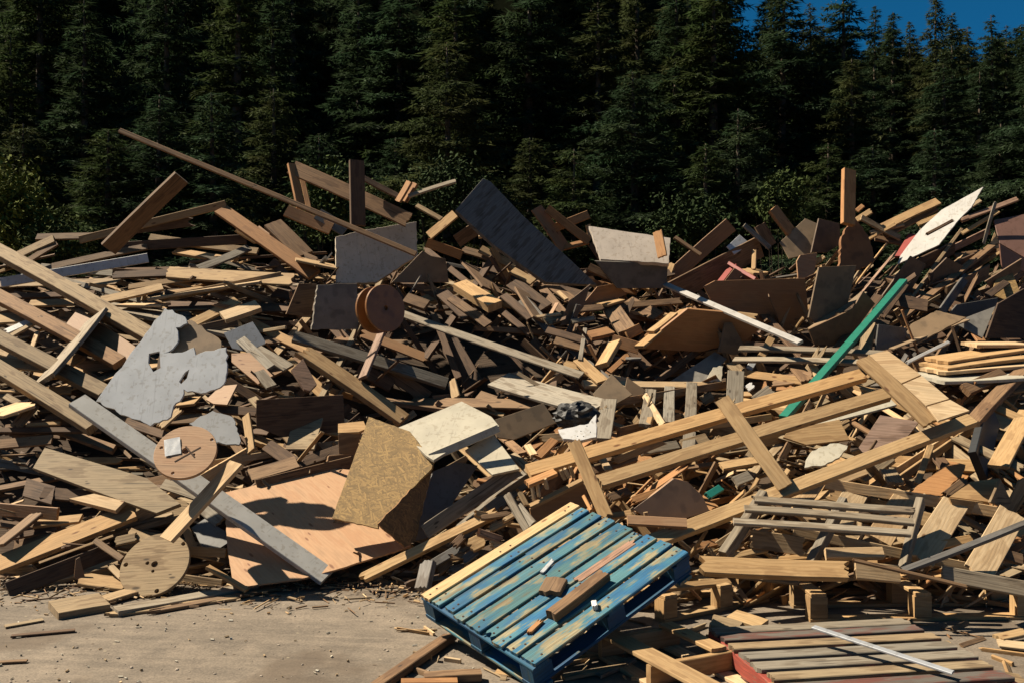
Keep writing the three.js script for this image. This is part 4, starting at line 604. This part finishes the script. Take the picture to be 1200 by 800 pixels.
S([[1002, 531], [1032, 486], [1078, 494], [1060, 516], [1036, 528]], 'pink', { yaw: -8, tilt: 45, l: 0.1, name: 'wooden_board', cat: 'board', k: 1.2 });
S([[943, 548], [952, 528], [978, 519], [994, 522], [984, 536], [962, 546]], 'cream', { yaw: -10, tilt: 48, l: 0.2, rough: 0.015, label: 'crumbling cream chunk under the lowest long timber' });
// --- right: stacked pale planks and neighbours
{ for (const [a, b, c, d, w, m] of [[1092, 428, 1203, 414, 11, 'tan'], [1094, 421, 1203, 405, 9, 'tan'], [1134, 402, 1203, 402, 6, 'pale'], [1084, 441, 1192, 437, 12, 'cream'], [1090, 433, 1203, 424, 8, 'pale']]) B(a, b, c, d, w, m, { l: 0.32, h: 'u', t: 0.03, rag: 0.05, k: 1 }); }
B(1140, 492, 1200, 431, 14, 'brn', { l: 0.4, t: 0.06, h: 'l', k: 1.2 }); B(1133, 455, 1178, 436, 14, 'brn', { l: 0.36, t: 0.05 }); B(1160, 473, 1206, 493, 8, 'tan', { l: 0.3 }); B(1166, 482, 1151, 545, 20, 'navy', { l: 0.16, h: 'r', t: 0.06, name: 'steel_post', cat: 'post', label: 'dark blue-black steel post at the right edge under the planks' });
B(1118, 510, 1203, 550, 9, 'tgy', { l: 0.3 }); B(1178, 460, 1205, 452, 10, 'brn', { l: 0.1 }); B(1170, 545, 1206, 480, 22, 'tan', { l: 0.35, h: 'l' }); B(1080, 452, 1112, 470, 16, 'brn', { l: 0 });
S([[1067, 577], [1113, 540], [1132, 544], [1128, 556], [1104, 581]], 'org', { yaw: -10, tilt: 50, l: 0.26, t: 0.03, name: 'wooden_board', cat: 'board', k: 1.2, label: 'bright orange board with a broken end above the pale pallet', rough: .008 });
B(1108, 580, 1134, 560, 10, 'brn', { l: 0.24, rag: 0.05 }); B(1076, 566, 1092, 520, 8, 'tan', { l: 0.22 }); B(1040, 548, 1052, 566, 16, 'tgy', { l: 0.25 }); B(975, 566, 1016, 551, 9, 'pale', { l: 0.2 }); B(1010, 560, 1045, 535, 12, 'tgy', { l: 0.15 }); B(1100, 535, 1120, 560, 12, 'dk', { l: 0 });
{ const g = frame('wooden_box', 'closed tan wooden box behind the pale pallet', 'box', at(1150, 600, 6.5)); PS(g, 'lid', [[1113, 582], [1138, 564], [1172, 560], [1160, 588]], 'tan', { yaw: -10, tilt: 55, d: 6.6, k: .9 }); PS(g, 'side', [[1161, 588], [1173, 561], [1186, 588], [1180, 596]], 'tgy', { yaw: 35, tilt: 10, d: 6.5, k: .8 }); PS(g, 'front', [[1113, 583], [1160, 589], [1158, 604], [1120, 600]], 'tan', { yaw: 5, tilt: 0, d: 6.5, k: .8 }); done(g); }
// pale pallet
{ const g = frame('pale_pallet', 'pale new pallet with wide boards lying tilted behind the grey rack', 'pallet', at(1050, 640, 6.3), 'pallets');
  PB(g, 'rail', 968, 566, 1176, 601, 13, 'pale', { d1: 6.75, d2: 6.45, h: 'f', t: 0.03 }); PB(g, 'rail', 930, 622, 1150, 668, 12, 'pale', { d1: 6.2, d2: 5.95, h: 'f', t: 0.03, k: .8 });
  for (const [a, b, c, d, w] of [[956, 560, 928, 600, 26], [1008, 569, 982, 615, 30], [1066, 578, 1030, 632, 32], [1122, 586, 1078, 656, 34], [1188, 598, 1146, 672, 36]]) PB(g, 'deck_board', a, b, c, d, w, 'pale', { d1: surf(a, b) - 0.30, d2: surf(c, d) - 0.24, h: [-0.1, 0.66, 0.74], t: 0.02, k: 0.92 }); done(g); }
// grey rack
{ const g = frame('slatted_rack', 'weathered grey rack of three long slats in front of the pale pallet', 'rack', at(960, 650, 6.0));
  for (const [a, b, c, d, e, h] of [[881, 583, 1075, 597, 6.1, 6.0], [873, 594, 1071, 610, 6.0, 5.92], [860, 609, 1067, 623, 5.9, 5.82]]) PB(g, 'slat', a, b, c, d, 7, 'gry', { d1: e, d2: h, h: 't', t: 0.025, k: 1.15 });
  for (const [a, b, c, d] of [[894, 574, 846, 646], [988, 582, 949, 656], [1078, 582, 1057, 664]]) PB(g, 'runner', a, b, c, d, 9, 'gry', { d1: 6.22, d2: 5.9, h: [-0.5, 0.6, 0.6], t: 0.08, k: 0.85 }); done(g); }
B(1058, 667, 1205, 610, 7, 'slate', { d1: 5.7, d2: 5.95, h: 't', t: 0.03, label: 'dark bar leaning across the pale pallet at the right' });
B(969, 647, 1036, 646, 12, 'pale', { d1: 5.85, d2: 5.85, h: 's', t: 0.05 }); B(875, 630, 947, 641, 22, 'tgy', { d1: 6.1, d2: 6.0, h: 'f', t: 0.03, k: 1.1 });
B(818, 660, 1000, 667, 20, 'tan', { d1: 5.8, d2: 5.72, h: [-0.25, 0.70, 0.66], t: 0.05, k: 1.15, name: 'wooden_beam', label: 'heavy tan beam lying level above the block pallets' }); B(1003, 667, 1056, 672, 20, 'pale', { d1: 5.75, d2: 5.75, h: [-0.1, 0.45, 0.86], t: 0.04, k: .85 });
B(1000, 655, 1136, 687, 4, 'brn', { d1: 5.68, d2: 5.62, t: 0.02 }); B(1105, 671, 1206, 690, 18, 'gry', { d1: 5.75, d2: 5.65, h: [0, 0.35, 0.9], t: 0.04, k: 1.2 }); B(905, 655, 960, 650, 6, 'tan', { d1: 6, d2: 6 });
B(840, 655, 900, 642, 7, 'tan', { d1: 6.05, d2: 6.1 }); B(1150, 640, 1200, 655, 12, 'brn', { d1: 6.05, d2: 6 }); B(1090, 640, 1140, 630, 10, 'tan', { d1: 6.1, d2: 6.2 });
// --- curved chair shell and crib rail
{ const g = frame('chair_shell', 'smooth brown curved plywood chair shell behind the blue pallet', 'chair shell', at(790, 610, 6.3));
  const pts = [[742, 596], [768, 577], [790, 560], [806, 564], [823, 580], [832, 599], [803, 607], [764, 611]]; PS(g, 'seat_back', pts, 'shell', { yaw: 4, tilt: 20, d: 6.35, t: 0.014, k: 0.9 }); PB(g, 'lip', 743, 598, 790, 561, 6, 'ply', { d1: 6.35, d2: 6.45, h: 'l', t: 0.02, k: .9 }); PB(g, 'bracket', 757, 600, 758, 607, 5, 'pale', { d1: 6.2, d2: 6.2, h: 'f', t: .02 }); done(g); }
B(735, 608, 806, 612, 11, 'ply', { d1: 6.05, d2: 6.05, h: 's', t: 0.03, k: .9 }); B(740, 586, 776, 574, 9, 'org', { l: .3 });
{ const g = frame('crib_rail', 'broken crib rail with thin spindles under the first long timber', 'crib rail', at(640, 580, 6.4)); PB(g, 'top_rail', 617, 565, 651, 551, 8, 'org', { d1: 6.3, d2: 6.4, h: 't', t: 0.03, k: 1.3 });
  for (const [a, b, c, d, w] of [[622, 567, 625, 587, 3.2], [628, 565, 631, 583, 3.2], [637, 561, 640, 573, 4], [656, 551, 662, 563, 3.5], [661, 549, 667, 561, 3.5], [667, 546, 672, 561, 3.5]]) PB(g, 'spindle', a, b, c, d, w, 'pale', { d1: 6.33, d2: 6.36, h: 'l', t: 0.018 }); PB(g, 'bottom_rail', 620, 592, 682, 561, 5, 'tan', { d1: 6.3, d2: 6.4, h: 't', t: 0.03 }); done(g); }
S([[621, 596], [650, 578], [683, 563], [692, 590], [660, 610], [626, 622]], 'pbr', { yaw: 20, tilt: 0, d: 6.45, k: .9 });
B(683, 580, 692, 597, 4, 'org', { d1: 6.2, d2: 6.1, h: 'l', t: .02, k: 1.3 });
B(593, 578, 617, 620, 9, 'gry', { d1: 6.4, d2: 6.2, h: 'l', t: 0.03, k: 1.2 }); B(604, 594, 622, 616, 16, 'gry', { d1: 6.35, d2: 6.2, h: 'l', t: 0.02, k: 1.4 }); B(609, 575, 618, 592, 6, 'tgy', { d1: 6.45, d2: 6.4 });
B(618, 520, 626, 532, 8, 'pale', { l: 0.25 }); B(630, 534, 650, 514, 10, 'org', { l: 0.22, k: .8 }); B(600, 531, 622, 552, 9, 'tgy', { l: 0.3 }); B(583, 506, 612, 530, 8, 'brn', { l: 0.3, k: 1.2 });
B(700, 606, 740, 600, 7, 'tan', { d1: 6.2, d2: 6.2 }); B(715, 582, 738, 574, 10, 'brn', { l: .2 });
// teal scraps
B(830, 580, 846, 570, 9, 'teal', { l: 0.1 }); B(872, 545, 890, 520, 12, 'tgy', { l: .05 }); B(845, 545, 905, 535, 9, 'tan', { l: .12, h: 't' }); B(852, 520, 875, 516, 16, 'gry', { l: .12, h: 's' }); B(862, 563, 880, 556, 12, 'gry', { l: .12 });

// ---------- pallets ----------
function local(g, name, L, W, T, x, y, z, along, m, o = {}) {   // a board inside a pallet: along 'x' or 'z'
  const ge = boardGeo(L, W, T, { bow: 0, twist: 0, ...o }), me = new THREE.Mesh(ge, M[m]); me.position.set(x, y, z); if (along === 'z') me.rotation.y = Math.PI / 2; if (o.turn) me.rotation.y += o.turn; me.name = name; g.add(me); return me;
}
const basis = (g, O, ex, ez) => { const X = ex.clone().normalize(), Y = ez.clone().cross(X).normalize(), Z = X.clone().cross(Y); g.position.copy(O); g.quaternion.setFromRotationMatrix(new THREE.Matrix4().makeBasis(X, Y, Z)); };
{ // blue: deck corners left, far, right, near
  const A = V(-0.532, 0.296, -5.389), Bc = V(0.376, 0.718, -6.05), D = V(0.095, 0.146, -4.625), ex = Bc.clone().sub(A), ez = D.clone().sub(A), g = new THREE.Group();
  basis(g, A, ex, ez); const T = 0.02, mats = ['pale', 'blue', 'blue', 'blue', 'blue', 'blue', 'blue', 'blue', 'blue'];
  const off = [[0.045, 0.09], [0.147, 0.075], [0.258, 0.085], [0.368, 0.088], [0.50, 0.13], [0.622, 0.075], [0.715, 0.085], [0.822, 0.09], [0.945, 0.11]];
  off.forEach(([z, w], i) => local(g, 'deck_board', 1.2 - (i % 3) * 0.012, w, T, 0.6 + rr(-0.008, 0.008), -T / 2, z, 'x', mats[i], { rag: i === 5 ? 0.05 : 0.008, tint: i ? tone(1) : [0.95, 0.92, 0.8], turn: rr(-0.006, 0.006) }));
  const nail = new THREE.CylinderGeometry(0.0065, 0.0065, 0.004, 6); tinted(nail, [0.5, 0.35, 0.25]); off.forEach(([z, w]) => { for (const x of [0.04, 0.09, 0.57, 0.63, 1.11, 1.16]) { const n = new THREE.Mesh(nail, M.dk); n.position.set(x + rr(-0.012, 0.012), 0.0005, z + rr(-0.3, 0.3) * w); n.name = 'nail_head'; g.add(n); } });
  local(g, 'deck_board', 0.5, 0.06, T, 0.86, -T / 2 + 0.004, 0.665, 'x', 'pink', { rag: 0.04, tint: [1.1, 1, 0.95] });
  for (const x of [0.06, 0.6, 1.14]) local(g, 'cross_board', 1.0, 0.11, T, x, -T * 1.5 - 0.001, 0.5, 'z', 'bluef');
  for (const x of [0.07, 0.6, 1.13]) for (const z of [0.06, 0.5, 0.94]) local(g, 'block', 0.13, 0.10, 0.085, x, -T * 2 - 0.044, z, 'x', 'bluef', { nL: 1 });
  for (const z of [0.06, 0.5, 0.94]) local(g, 'bottom_board', 1.2, 0.10, T, 0.6, -T * 2.5 - 0.088, z, 'x', 'bluef');
  for (const x of [0.06, 1.14]) local(g, 'bottom_board', 1.0, 0.10, T, x, -T * 3.5 - 0.09, 0.5, 'z', 'blue');
  addThing(g, 'blue_pallet', 'blue-painted pallet with worn boards, tilted at the front of the heap', 'pallet', 'pallets');
  const chunk = (x, z, L, W, H, turn, m, name, label, cat, rag) => { const q = new THREE.Group(); const me = new THREE.Mesh(boardGeo(L, W, H, { rag, twist: 0.1 }), M[m]); const p = V(x, H / 2 + 0.001, z).applyQuaternion(g.quaternion).add(g.position); me.position.copy(p); me.quaternion.copy(g.quaternion).multiply(new THREE.Quaternion().setFromAxisAngle(V(0, 1, 0), turn)); addThing(me, name, label, cat); };
  chunk(0.52, 0.80, 0.44, 0.075, 0.05, 0.06, 'brn', 'wooden_block', 'dark brown block lying on the blue pallet', 'block', 0.02);
  chunk(0.50, 0.615, 0.15, 0.13, 0.03, 0.5, 'brn', 'wood_chunk', 'crumbly brown chunk resting on the blue pallet behind the block', 'wood chunk', 0.025);
  chunk(0.52, 0.925, 0.055, 0.03, 0.03, 0.9, 'wht', 'plaster_chip', 'small white chip on the near edge of the blue pallet', 'chip', 0.01);
  chunk(0.62, 0.43, 0.16, 0.03, 0.012, 0.3, 'pgy', 'wood_chip', 'pale grey splinter lying across the blue pallet boards', 'chip', 0.04);
  chunk(0.20, 0.79, 0.14, 0.035, 0.015, 0.2, 'org', 'wood_chip', 'rusty splinter near the left end of the blue pallet', 'chip', 0.04);
}
function blockPallet(O, yaw, L, W, H, m, label, o = {}) {          // near-left bottom corner O, long side L turned by yaw, W going back
  const g = new THREE.Group(); g.position.copy(O); g.rotation.set(o.rx || 0, yaw, o.rz || 0); const T = 0.022, bh = H - 3 * T;
  for (const [i, x] of [0.055, L / 2, L - 0.055].entries()) { for (const [j, z] of [-0.05, -W / 2, -W + 0.05].entries()) local(g, 'block', 0.11, 0.09, bh, x + rr(-.006, .006), T + bh / 2, z, 'x', m, { nL: 1 }); local(g, 'cross_board', W, 0.10, T, x, T + bh + T / 2, -W / 2, 'z', m, { rag: 0.01 }); }
  for (const z of [-0.05, -W / 2, -W + 0.05]) local(g, 'bottom_board', L, 0.10, T, L / 2, T / 2, z, 'x', m);
  for (const z of o.deck || []) local(g, 'deck_board', L, 0.10, T, L / 2, 2.5 * T + bh, z, 'x', m, { rag: 0.02 });
  return addThing(g, 'block_pallet', label, 'pallet', 'pallets');
}
blockPallet(V(1.86, 0, -5.84), 0.04, 1.44, 0.72, 0.20, 'tan', 'unpainted block pallet seen edge-on behind the red pallet', { deck: [-0.36, -0.66] });
blockPallet(V(0.95, 0.0, -5.82), 0.55, 1.05, 0.7, 0.19, 'tan', 'unpainted block pallet half hidden between blue and red pallets', {});
{ // red stringer pallet, flat on the ground
  const g = new THREE.Group(); g.position.set(1.10, 0.005, -5.27); g.rotation.y = 0.158; const T = 0.022, H = 0.14;
  const sl = [[0.06, 0.11, 'gry'], [0.18, 0.10, 'redw'], [0.33, 0.10, 'tgy'], [0.48, 0.105, 'gry'], [0.63, 0.11, 'gry'], [0.78, 0.10, 'tgy'], [0.93, 0.11, 'redw']];
  sl.forEach(([z, w, m], i) => local(g, 'deck_board', i === 0 ? 1.19 : 1.18 + rr(-0.02, 0.02), w, T, 0.595, H - T / 2, z, 'x', m, { rag: 0.02, tint: tone(0.95) }));
  for (const x of [0.025, 0.6, 1.16]) { const me = local(g, 'stringer', 1.0, 0.04, H - 2 * T - 0.002, x, H / 2, 0.5, 'z', 'redp', { nL: 4 }); const p = me.geometry.attributes.position; for (let i = 0; i < p.count; i++) if (p.getY(i) < -0.02 && Math.abs(p.getX(i)) > 0.2 && Math.abs(p.getX(i)) < 0.3) p.setY(i, p.getY(i) + 0.03); me.geometry.computeVertexNormals(); }
  for (const z of [0.07, 0.5, 0.93]) local(g, 'bottom_board', 1.18, 0.10, T, 0.595, T / 2, z, 'x', 'redw');
  addThing(g, 'red_pallet', 'worn pallet with red-painted stringers and grey boards at the bottom edge', 'pallet', 'pallets');
}
{ // pale pallet lying open at the bottom
  const g = new THREE.Group(); g.position.set(0.47, 0.0, -5.17); g.rotation.y = 0.45; const T = 0.022, H = 0.145;
  for (const [x, w, l] of [[0.07, 0.13, 1.0], [0.45, 0.10, 0.5]]) local(g, 'deck_board', l, w, T, x, H - T / 2, l / 2, 'z', 'tan', { rag: 0.012, tint: tone(1.05) });
  for (const z of [0.03, 0.5, 0.97]) local(g, 'stringer', 0.52, 0.04, H - 2 * T - 0.002, 0.26, H / 2, z, 'x', 'tan', { tint: tone(0.95) });
  for (const [x, w] of [[0.05, 0.09], [0.26, 0.13], [0.46, 0.09]]) local(g, 'bottom_board', 1.0, w, T, x, T / 2, 0.5, 'z', 'pale', {});
  addThing(g, 'stringer_pallet', 'open unpainted pallet between the blue and the red pallet', 'pallet', 'pallets');
}
B(953, 733, 1118, 787, 4, 'metal', { d1: 4.95, d2: 4.45, h: 'u', t: 0.012, bow: 0, name: 'metal_rod', cat: 'rod', label: 'thin pale metal rod lying across the red pallet' });
B(832, 725, 870, 735, 14, 'tgy', { d1: 5.42, d2: 5.36, h: 'u', t: 0.03, rag: .02 }); B(858, 718, 895, 730, 12, 'tan', { d1: 5.55, d2: 5.42, h: 'u', t: 0.03 });
B(1150, 790, 1206, 800, 18, 'tgy', { d1: 4.72, d2: 4.72, h: 'u', t: 0.02 }); B(1168, 746, 1204, 738, 9, 'tan', { d1: 5.4, d2: 5.5, h: 'u', t: 0.02 }); B(1170, 752, 1206, 756, 8, 'pale', { d1: 5.35, d2: 5.3, h: 'u', t: 0.015 });
B(700, 790, 745, 770, 6, 'gry', { d1: 4.9, d2: 5.15, h: 'u', t: 0.02 }); B(660, 792, 735, 778, 5, 'tgy', { d1: 4.85, d2: 5.05, h: 'u', t: 0.02 }); B(770, 688, 856, 680, 7, 'tan', { d1: 5.9, d2: 6.2, h: 't', t: .03 });
B(492, 690, 500, 655, 14, 'slate', { d1: 6.35, d2: 6.5, h: 'l', t: 0.05, rag: 0.03, k: 1.4, name: 'bark_slab', cat: 'bark', label: 'upright grey bark slab at the left corner of the blue pallet' });
for (const [a, b, c, d, w, m] of [[503, 662, 540, 640, 10, 'slate'], [510, 672, 530, 655, 9, 'brn'], [524, 668, 548, 662, 8, 'slate'], [540, 658, 562, 642, 10, 'slate'], [548, 640, 568, 630, 16, 'tan'], [545, 676, 590, 640, 5, 'pale'], [560, 622, 590, 632, 8, 'pink'], [560, 606, 600, 600, 6, 'brn'], [572, 620, 600, 606, 8, 'tgy'], [574, 636, 598, 640, 8, 'pale'], [556, 600, 574, 604, 7, 'tan'], [530, 640, 545, 625, 9, 'dk'], [588, 610, 606, 600, 5, 'pale'], [525, 652, 550, 650, 7, 'brn'], [585, 650, 610, 628, 7, 'tgy'], [512, 680, 525, 668, 6, 'dk']]) B(a, b, c, d, w, m, { d1: 6.5, d2: 6.55, l: 0.1, rag: 0.04, t: 0.03, name: 'bark_piece', cat: 'bark piece' });

// ---------- loose pieces between the named timbers ----------
const zone = (u, v) => v < 345 && u < 340 ? [[-18, 14], 'brn dk tgy gry tan'] : v < 345 && u > 900 ? [[15, 55], 'brn tan dk tgy pink'] : u < 330 && v < 530 ? [[-34, 18], 'brn tgy tan dk gry'] : u < 330 ? [[-25, 32], 'tan tgy brn dk pale'] : v < 430 ? [[-70, 70], 'brn dk pbr dk brn tgy slate tan dk'] : u < 620 ? [[-50, 50], 'brn tan tgy dk gry'] : [[-45, 65], 'tan pale tgy brn org tan'];
const rim = u => lerpTable([[0, 292], [150, 292], [330, 278], [480, 285], [620, 290], [700, 320], [800, 325], [900, 295], [1000, 275], [1200, 290]], u);
const foot = u => lerpTable([[0, 690], [150, 690], [270, 678], [480, 650], [520, 665], [600, 630], [700, 600], [820, 610], [860, 640], [1200, 660]], u);
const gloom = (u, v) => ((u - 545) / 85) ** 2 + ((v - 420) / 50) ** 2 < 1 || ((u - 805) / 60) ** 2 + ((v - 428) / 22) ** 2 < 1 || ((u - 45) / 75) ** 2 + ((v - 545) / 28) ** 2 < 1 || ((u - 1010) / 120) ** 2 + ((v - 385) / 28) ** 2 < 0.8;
{
  let n = 0, guard = 0;
  while (n < 170 && guard++ < 4000) {
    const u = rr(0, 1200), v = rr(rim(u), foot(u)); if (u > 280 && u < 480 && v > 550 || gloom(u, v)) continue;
    const [[a0, a1], ms] = zone(u, v), an = rr(a0, a1) * Math.PI / 180, d = surf(u, v), L = (v < 430 ? rr(0.6, 1.7) : rr(0.4, 1.4)) * F / d, dx = Math.cos(an) * L / 2, dy = -Math.sin(an) * L / 2;
    if (u - dx < -60 || u + dx > 1260 || v + Math.abs(dy) > foot(u) || v - Math.abs(dy) < rim(u) - 15) continue;
    B(u - dx, v - dy, u + dx, v + dy, (v < 430 ? rr(0.025, 0.10) : rr(0.03, 0.13)) * F / d, pick(ms.split(' ')), { l: rr(-0.2, -0.06), h: pick(['s', 't', 'f', 'l', 'r', 'u']), t: pick([0.018, 0.025, 0.04]), rag: R() < 0.35 ? rr(0.02, 0.1) : 0, skew: R() < 0.2 ? rr(-0.5, 0.5) : 0, k: 1 }); n++;
  }
}
{ // splinters and offcuts too many and too small to tell apart
  const lots = {};
  const add = (C, L, W, T, dir, m, kb) => { const g = boardGeo(L, W, T, { nL: 1, rag: R() < 0.4 ? L * 0.15 : 0, tint: tone(kb) }); const N = V(rr(-1, 1), rr(-0.2, 1), rr(-0.3, 1)).normalize(); N.addScaledVector(dir, -N.dot(dir)).normalize(); g.applyMatrix4(new THREE.Matrix4().makeBasis(dir, N, dir.clone().cross(N)).setPosition(C)); (lots[m] ??= []).push(g); };
  for (let i = 0; i < 3600; i++) {
    const d = rr(5.2, 11.6), x = rr(-0.62, 0.62) * d, h = heap(x, d); if (h < 0.12) continue;
    const px = toPx(V(x, h, -d)); if (gloom(...px) && R() < 0.9 || x > 0.2 && d < 6.15) continue; const [[a0, a1], ms] = zone(px[0], px[1]), an = rr(a0, a1) * Math.PI / 180, yw = rr(-0.9, 0.9), dir = V(Math.cos(an) * Math.cos(yw), Math.sin(an), Math.sin(yw) * Math.cos(an)).normalize(), big = R() < 0.45;
    add(V(x, Math.max(0.015, h - rr(0.13, 0.42)), -d), big ? rr(0.35, 1.1) : rr(0.08, 0.4), big ? rr(0.02, 0.085) : rr(0.008, 0.04), rr(0.006, 0.025), dir, pick(ms.split(' ')), 0.95);
  }
  for (let i = 0; i < 1100; i++) {                    // litter along the foot of the heap and on the yard
    const near = R() < 0.75, u = rr(-20, 560), d = near ? 6.85 - 0.9 * R() * R() : rr(4.7, 6.5), x = (u - 600) / F * d; const an = rr(-3.14, 3.14), dir = V(Math.cos(an), rr(-0.08, 0.08), Math.sin(an)).normalize(), L = near ? rr(0.01, 0.05) + 0.2 * Math.pow(R(), 5) : rr(0.006, 0.03); if (!near && R() < 0.55) continue;
    add(V(x, 0.006 + (near ? R() * 0.03 : 0), -d), L, rr(0.003, 0.014), rr(0.003, 0.012), dir, pick(near ? ['tan', 'pale', 'brn', 'tgy', 'dk'] : ['pale', 'cream', 'tgy', 'cream']), 1);
  }
  for (let i = 0; i < 110; i++) { const u = rr(480, 1200), d = rr(4.7, 5.9), x = (u - 600) / F * d, an = rr(-3.14, 3.14); add(V(x, 0.008, -d), rr(0.02, 0.3), rr(0.006, 0.05), rr(0.004, 0.02), V(Math.cos(an), 0, Math.sin(an)), pick(['tan', 'pale', 'brn', 'tgy']), 1); }
  { const pb = [], ico = new THREE.IcosahedronGeometry(1, 0); for (let i = 0; i < 900; i++) { const d = rr(4.5, 7.2), x = rr(-0.56, 0.1) * d, s = 0.0022 + 0.008 * Math.pow(R(), 6), q = ico.clone(); q.scale(s * rr(0.8, 1.5), s * rr(0.5, 0.9), s * rr(0.8, 1.3)); q.rotateY(R() * 6); q.translate(x, s * 0.3, -d); tinted(q, (k => [k, k * 0.95, k * 0.88])(rr(0.35, 1))); pb.push(q); } const me = new THREE.Mesh(mergeGeometries(pb), M.stone); me.name = 'gravel'; tag(me, 'fine pale gravel scattered over the bare yard', 'gravel', null, 'stuff'); scene.add(shadeOn(me)); }
  for (const m in lots) { const me = new THREE.Mesh(mergeGeometries(lots[m]), M[m]); me.name = numbered('wood_scraps'); tag(me, `${({ tan: 'tan', pale: 'pale', brn: 'brown', dk: 'dark brown', tgy: 'weathered tan', gry: 'grey', org: 'orange', pbr: 'plywood', cream: 'cream', slate: 'slate-grey', pink: 'pinkish' })[m]} splinters and small offcuts strewn through the heap`, 'wood scraps', null, 'stuff'); scene.add(shadeOn(me)); }
}

// ---------- labels that single each piece out ----------
{
  const marks = [['torn white laminated sheet', 190, 430], ['grey-painted plank', 250, 580], ['reel with the paper label', 217, 529], ['lower cable reel', 181, 661], ['pinkish plywood sheet', 370, 615], ['strand board', 450, 550], ['cream cabinet', 530, 515], ['orange cable reel', 450, 360], ['foam slab', 440, 295], ['dark upright post', 419, 225], ['long thin pole', 250, 200], ['big dark grey board', 590, 255], ['plaster slab', 735, 290], ['tall orange post', 997, 225], ['bright white panel', 1105, 265], ['green pole', 995, 400], ['metal bar', 850, 362], ['long timber frame', 900, 500], ['blue pallet', 655, 690], ['red pallet', 1000, 765], ['grey slatted rack', 965, 605], ['pale pallet', 1110, 620], ['edge-on block pallet', 1070, 705], ['black plastic bag', 680, 487], ['upturned plywood sheet', 820, 388], ['curved chair shell', 790, 590], ['upholstered box', 1185, 285], ['heavy tan beam', 910, 662], ['stacked pale planks', 1140, 425], ['grey fence slats', 785, 480], ['thick left beam', 80, 340], ['white-painted plank', 90, 316], ['wide pointed plank', 120, 562], ['tan splintered timber', 415, 450], ['bent plywood strip', 820, 298], ['wide brown panel', 885, 355], ['rounded fibreboard', 1098, 384], ['steel post', 1158, 512], ['crib rail', 640, 565], ['fibre mat', 1005, 290], ['grey crossing batten', 78, 408], ['dark hollow in the middle', 560, 425]];
  const col = { tan: 'tan', pale: 'pale', org: 'orange-brown', brn: 'brown', dk: 'dark brown', gry: 'grey', tgy: 'weathered tan', slate: 'slate-grey', ply: 'pinkish tan', pbr: 'reddish brown', pink: 'pinkish', mdf: 'light brown', mdk: 'dark brown', mgy: 'pale grey', rust: 'rust-brown', wht: 'white', cream: 'cream', pgy: 'painted grey', bgy: 'blue-grey', dgy: 'dark grey', red: 'red', teal: 'teal', osb: 'flaky tan', stone: 'pinkish' };
  const all = {}; const ord = ['leftmost', 'second from left', 'third from left', 'fourth from left', 'fifth from left', 'sixth from left', 'seventh from left', 'eighth from left', 'ninth from left', 'tenth from left'];
  for (const q of things) if (!q.fixed) {
    let best = null, bd = 1e9; for (const k of marks) { const e = Math.hypot(k[1] - q.u, k[2] - q.v); if (e < bd) { bd = e; best = k; } }
    const dx = q.u - best[1], dy = q.v - best[2], rel = Math.abs(dx) > Math.abs(dy) * 1.2 ? (dx < 0 ? 'left of' : 'right of') : (dy < 0 ? 'above' : 'below');
    const a = q.ang * 180 / Math.PI, pose = q.noun.includes('piece') || q.noun === 'sheet' || q.noun === 'slab' || q.noun === 'strand board' ? '' : Math.abs(a) < 14 ? ' lying level' : Math.abs(a) > 55 ? ' standing steeply' : a > 0 ? ' rising rightward' : ' sloping rightward';
    const size = q.len > 1.6 ? 'long' : q.len > 0.8 ? 'medium' : q.len > 0.4 ? 'short' : 'small';
    q.key = `${size} ${col[q.m] ?? 'brown'} ${q.noun}${pose} ${rel} the ${best[0]}`; (all[q.key] ??= []).push(q);
  }
  for (const k in all) { const s = all[k].sort((a, b) => a.u - b.u); s.forEach((q, i) => { q.o.userData.label = s.length > 1 ? `${k}, ${ord[i]}` : k; }); }
}
renderer.render(scene, camera);
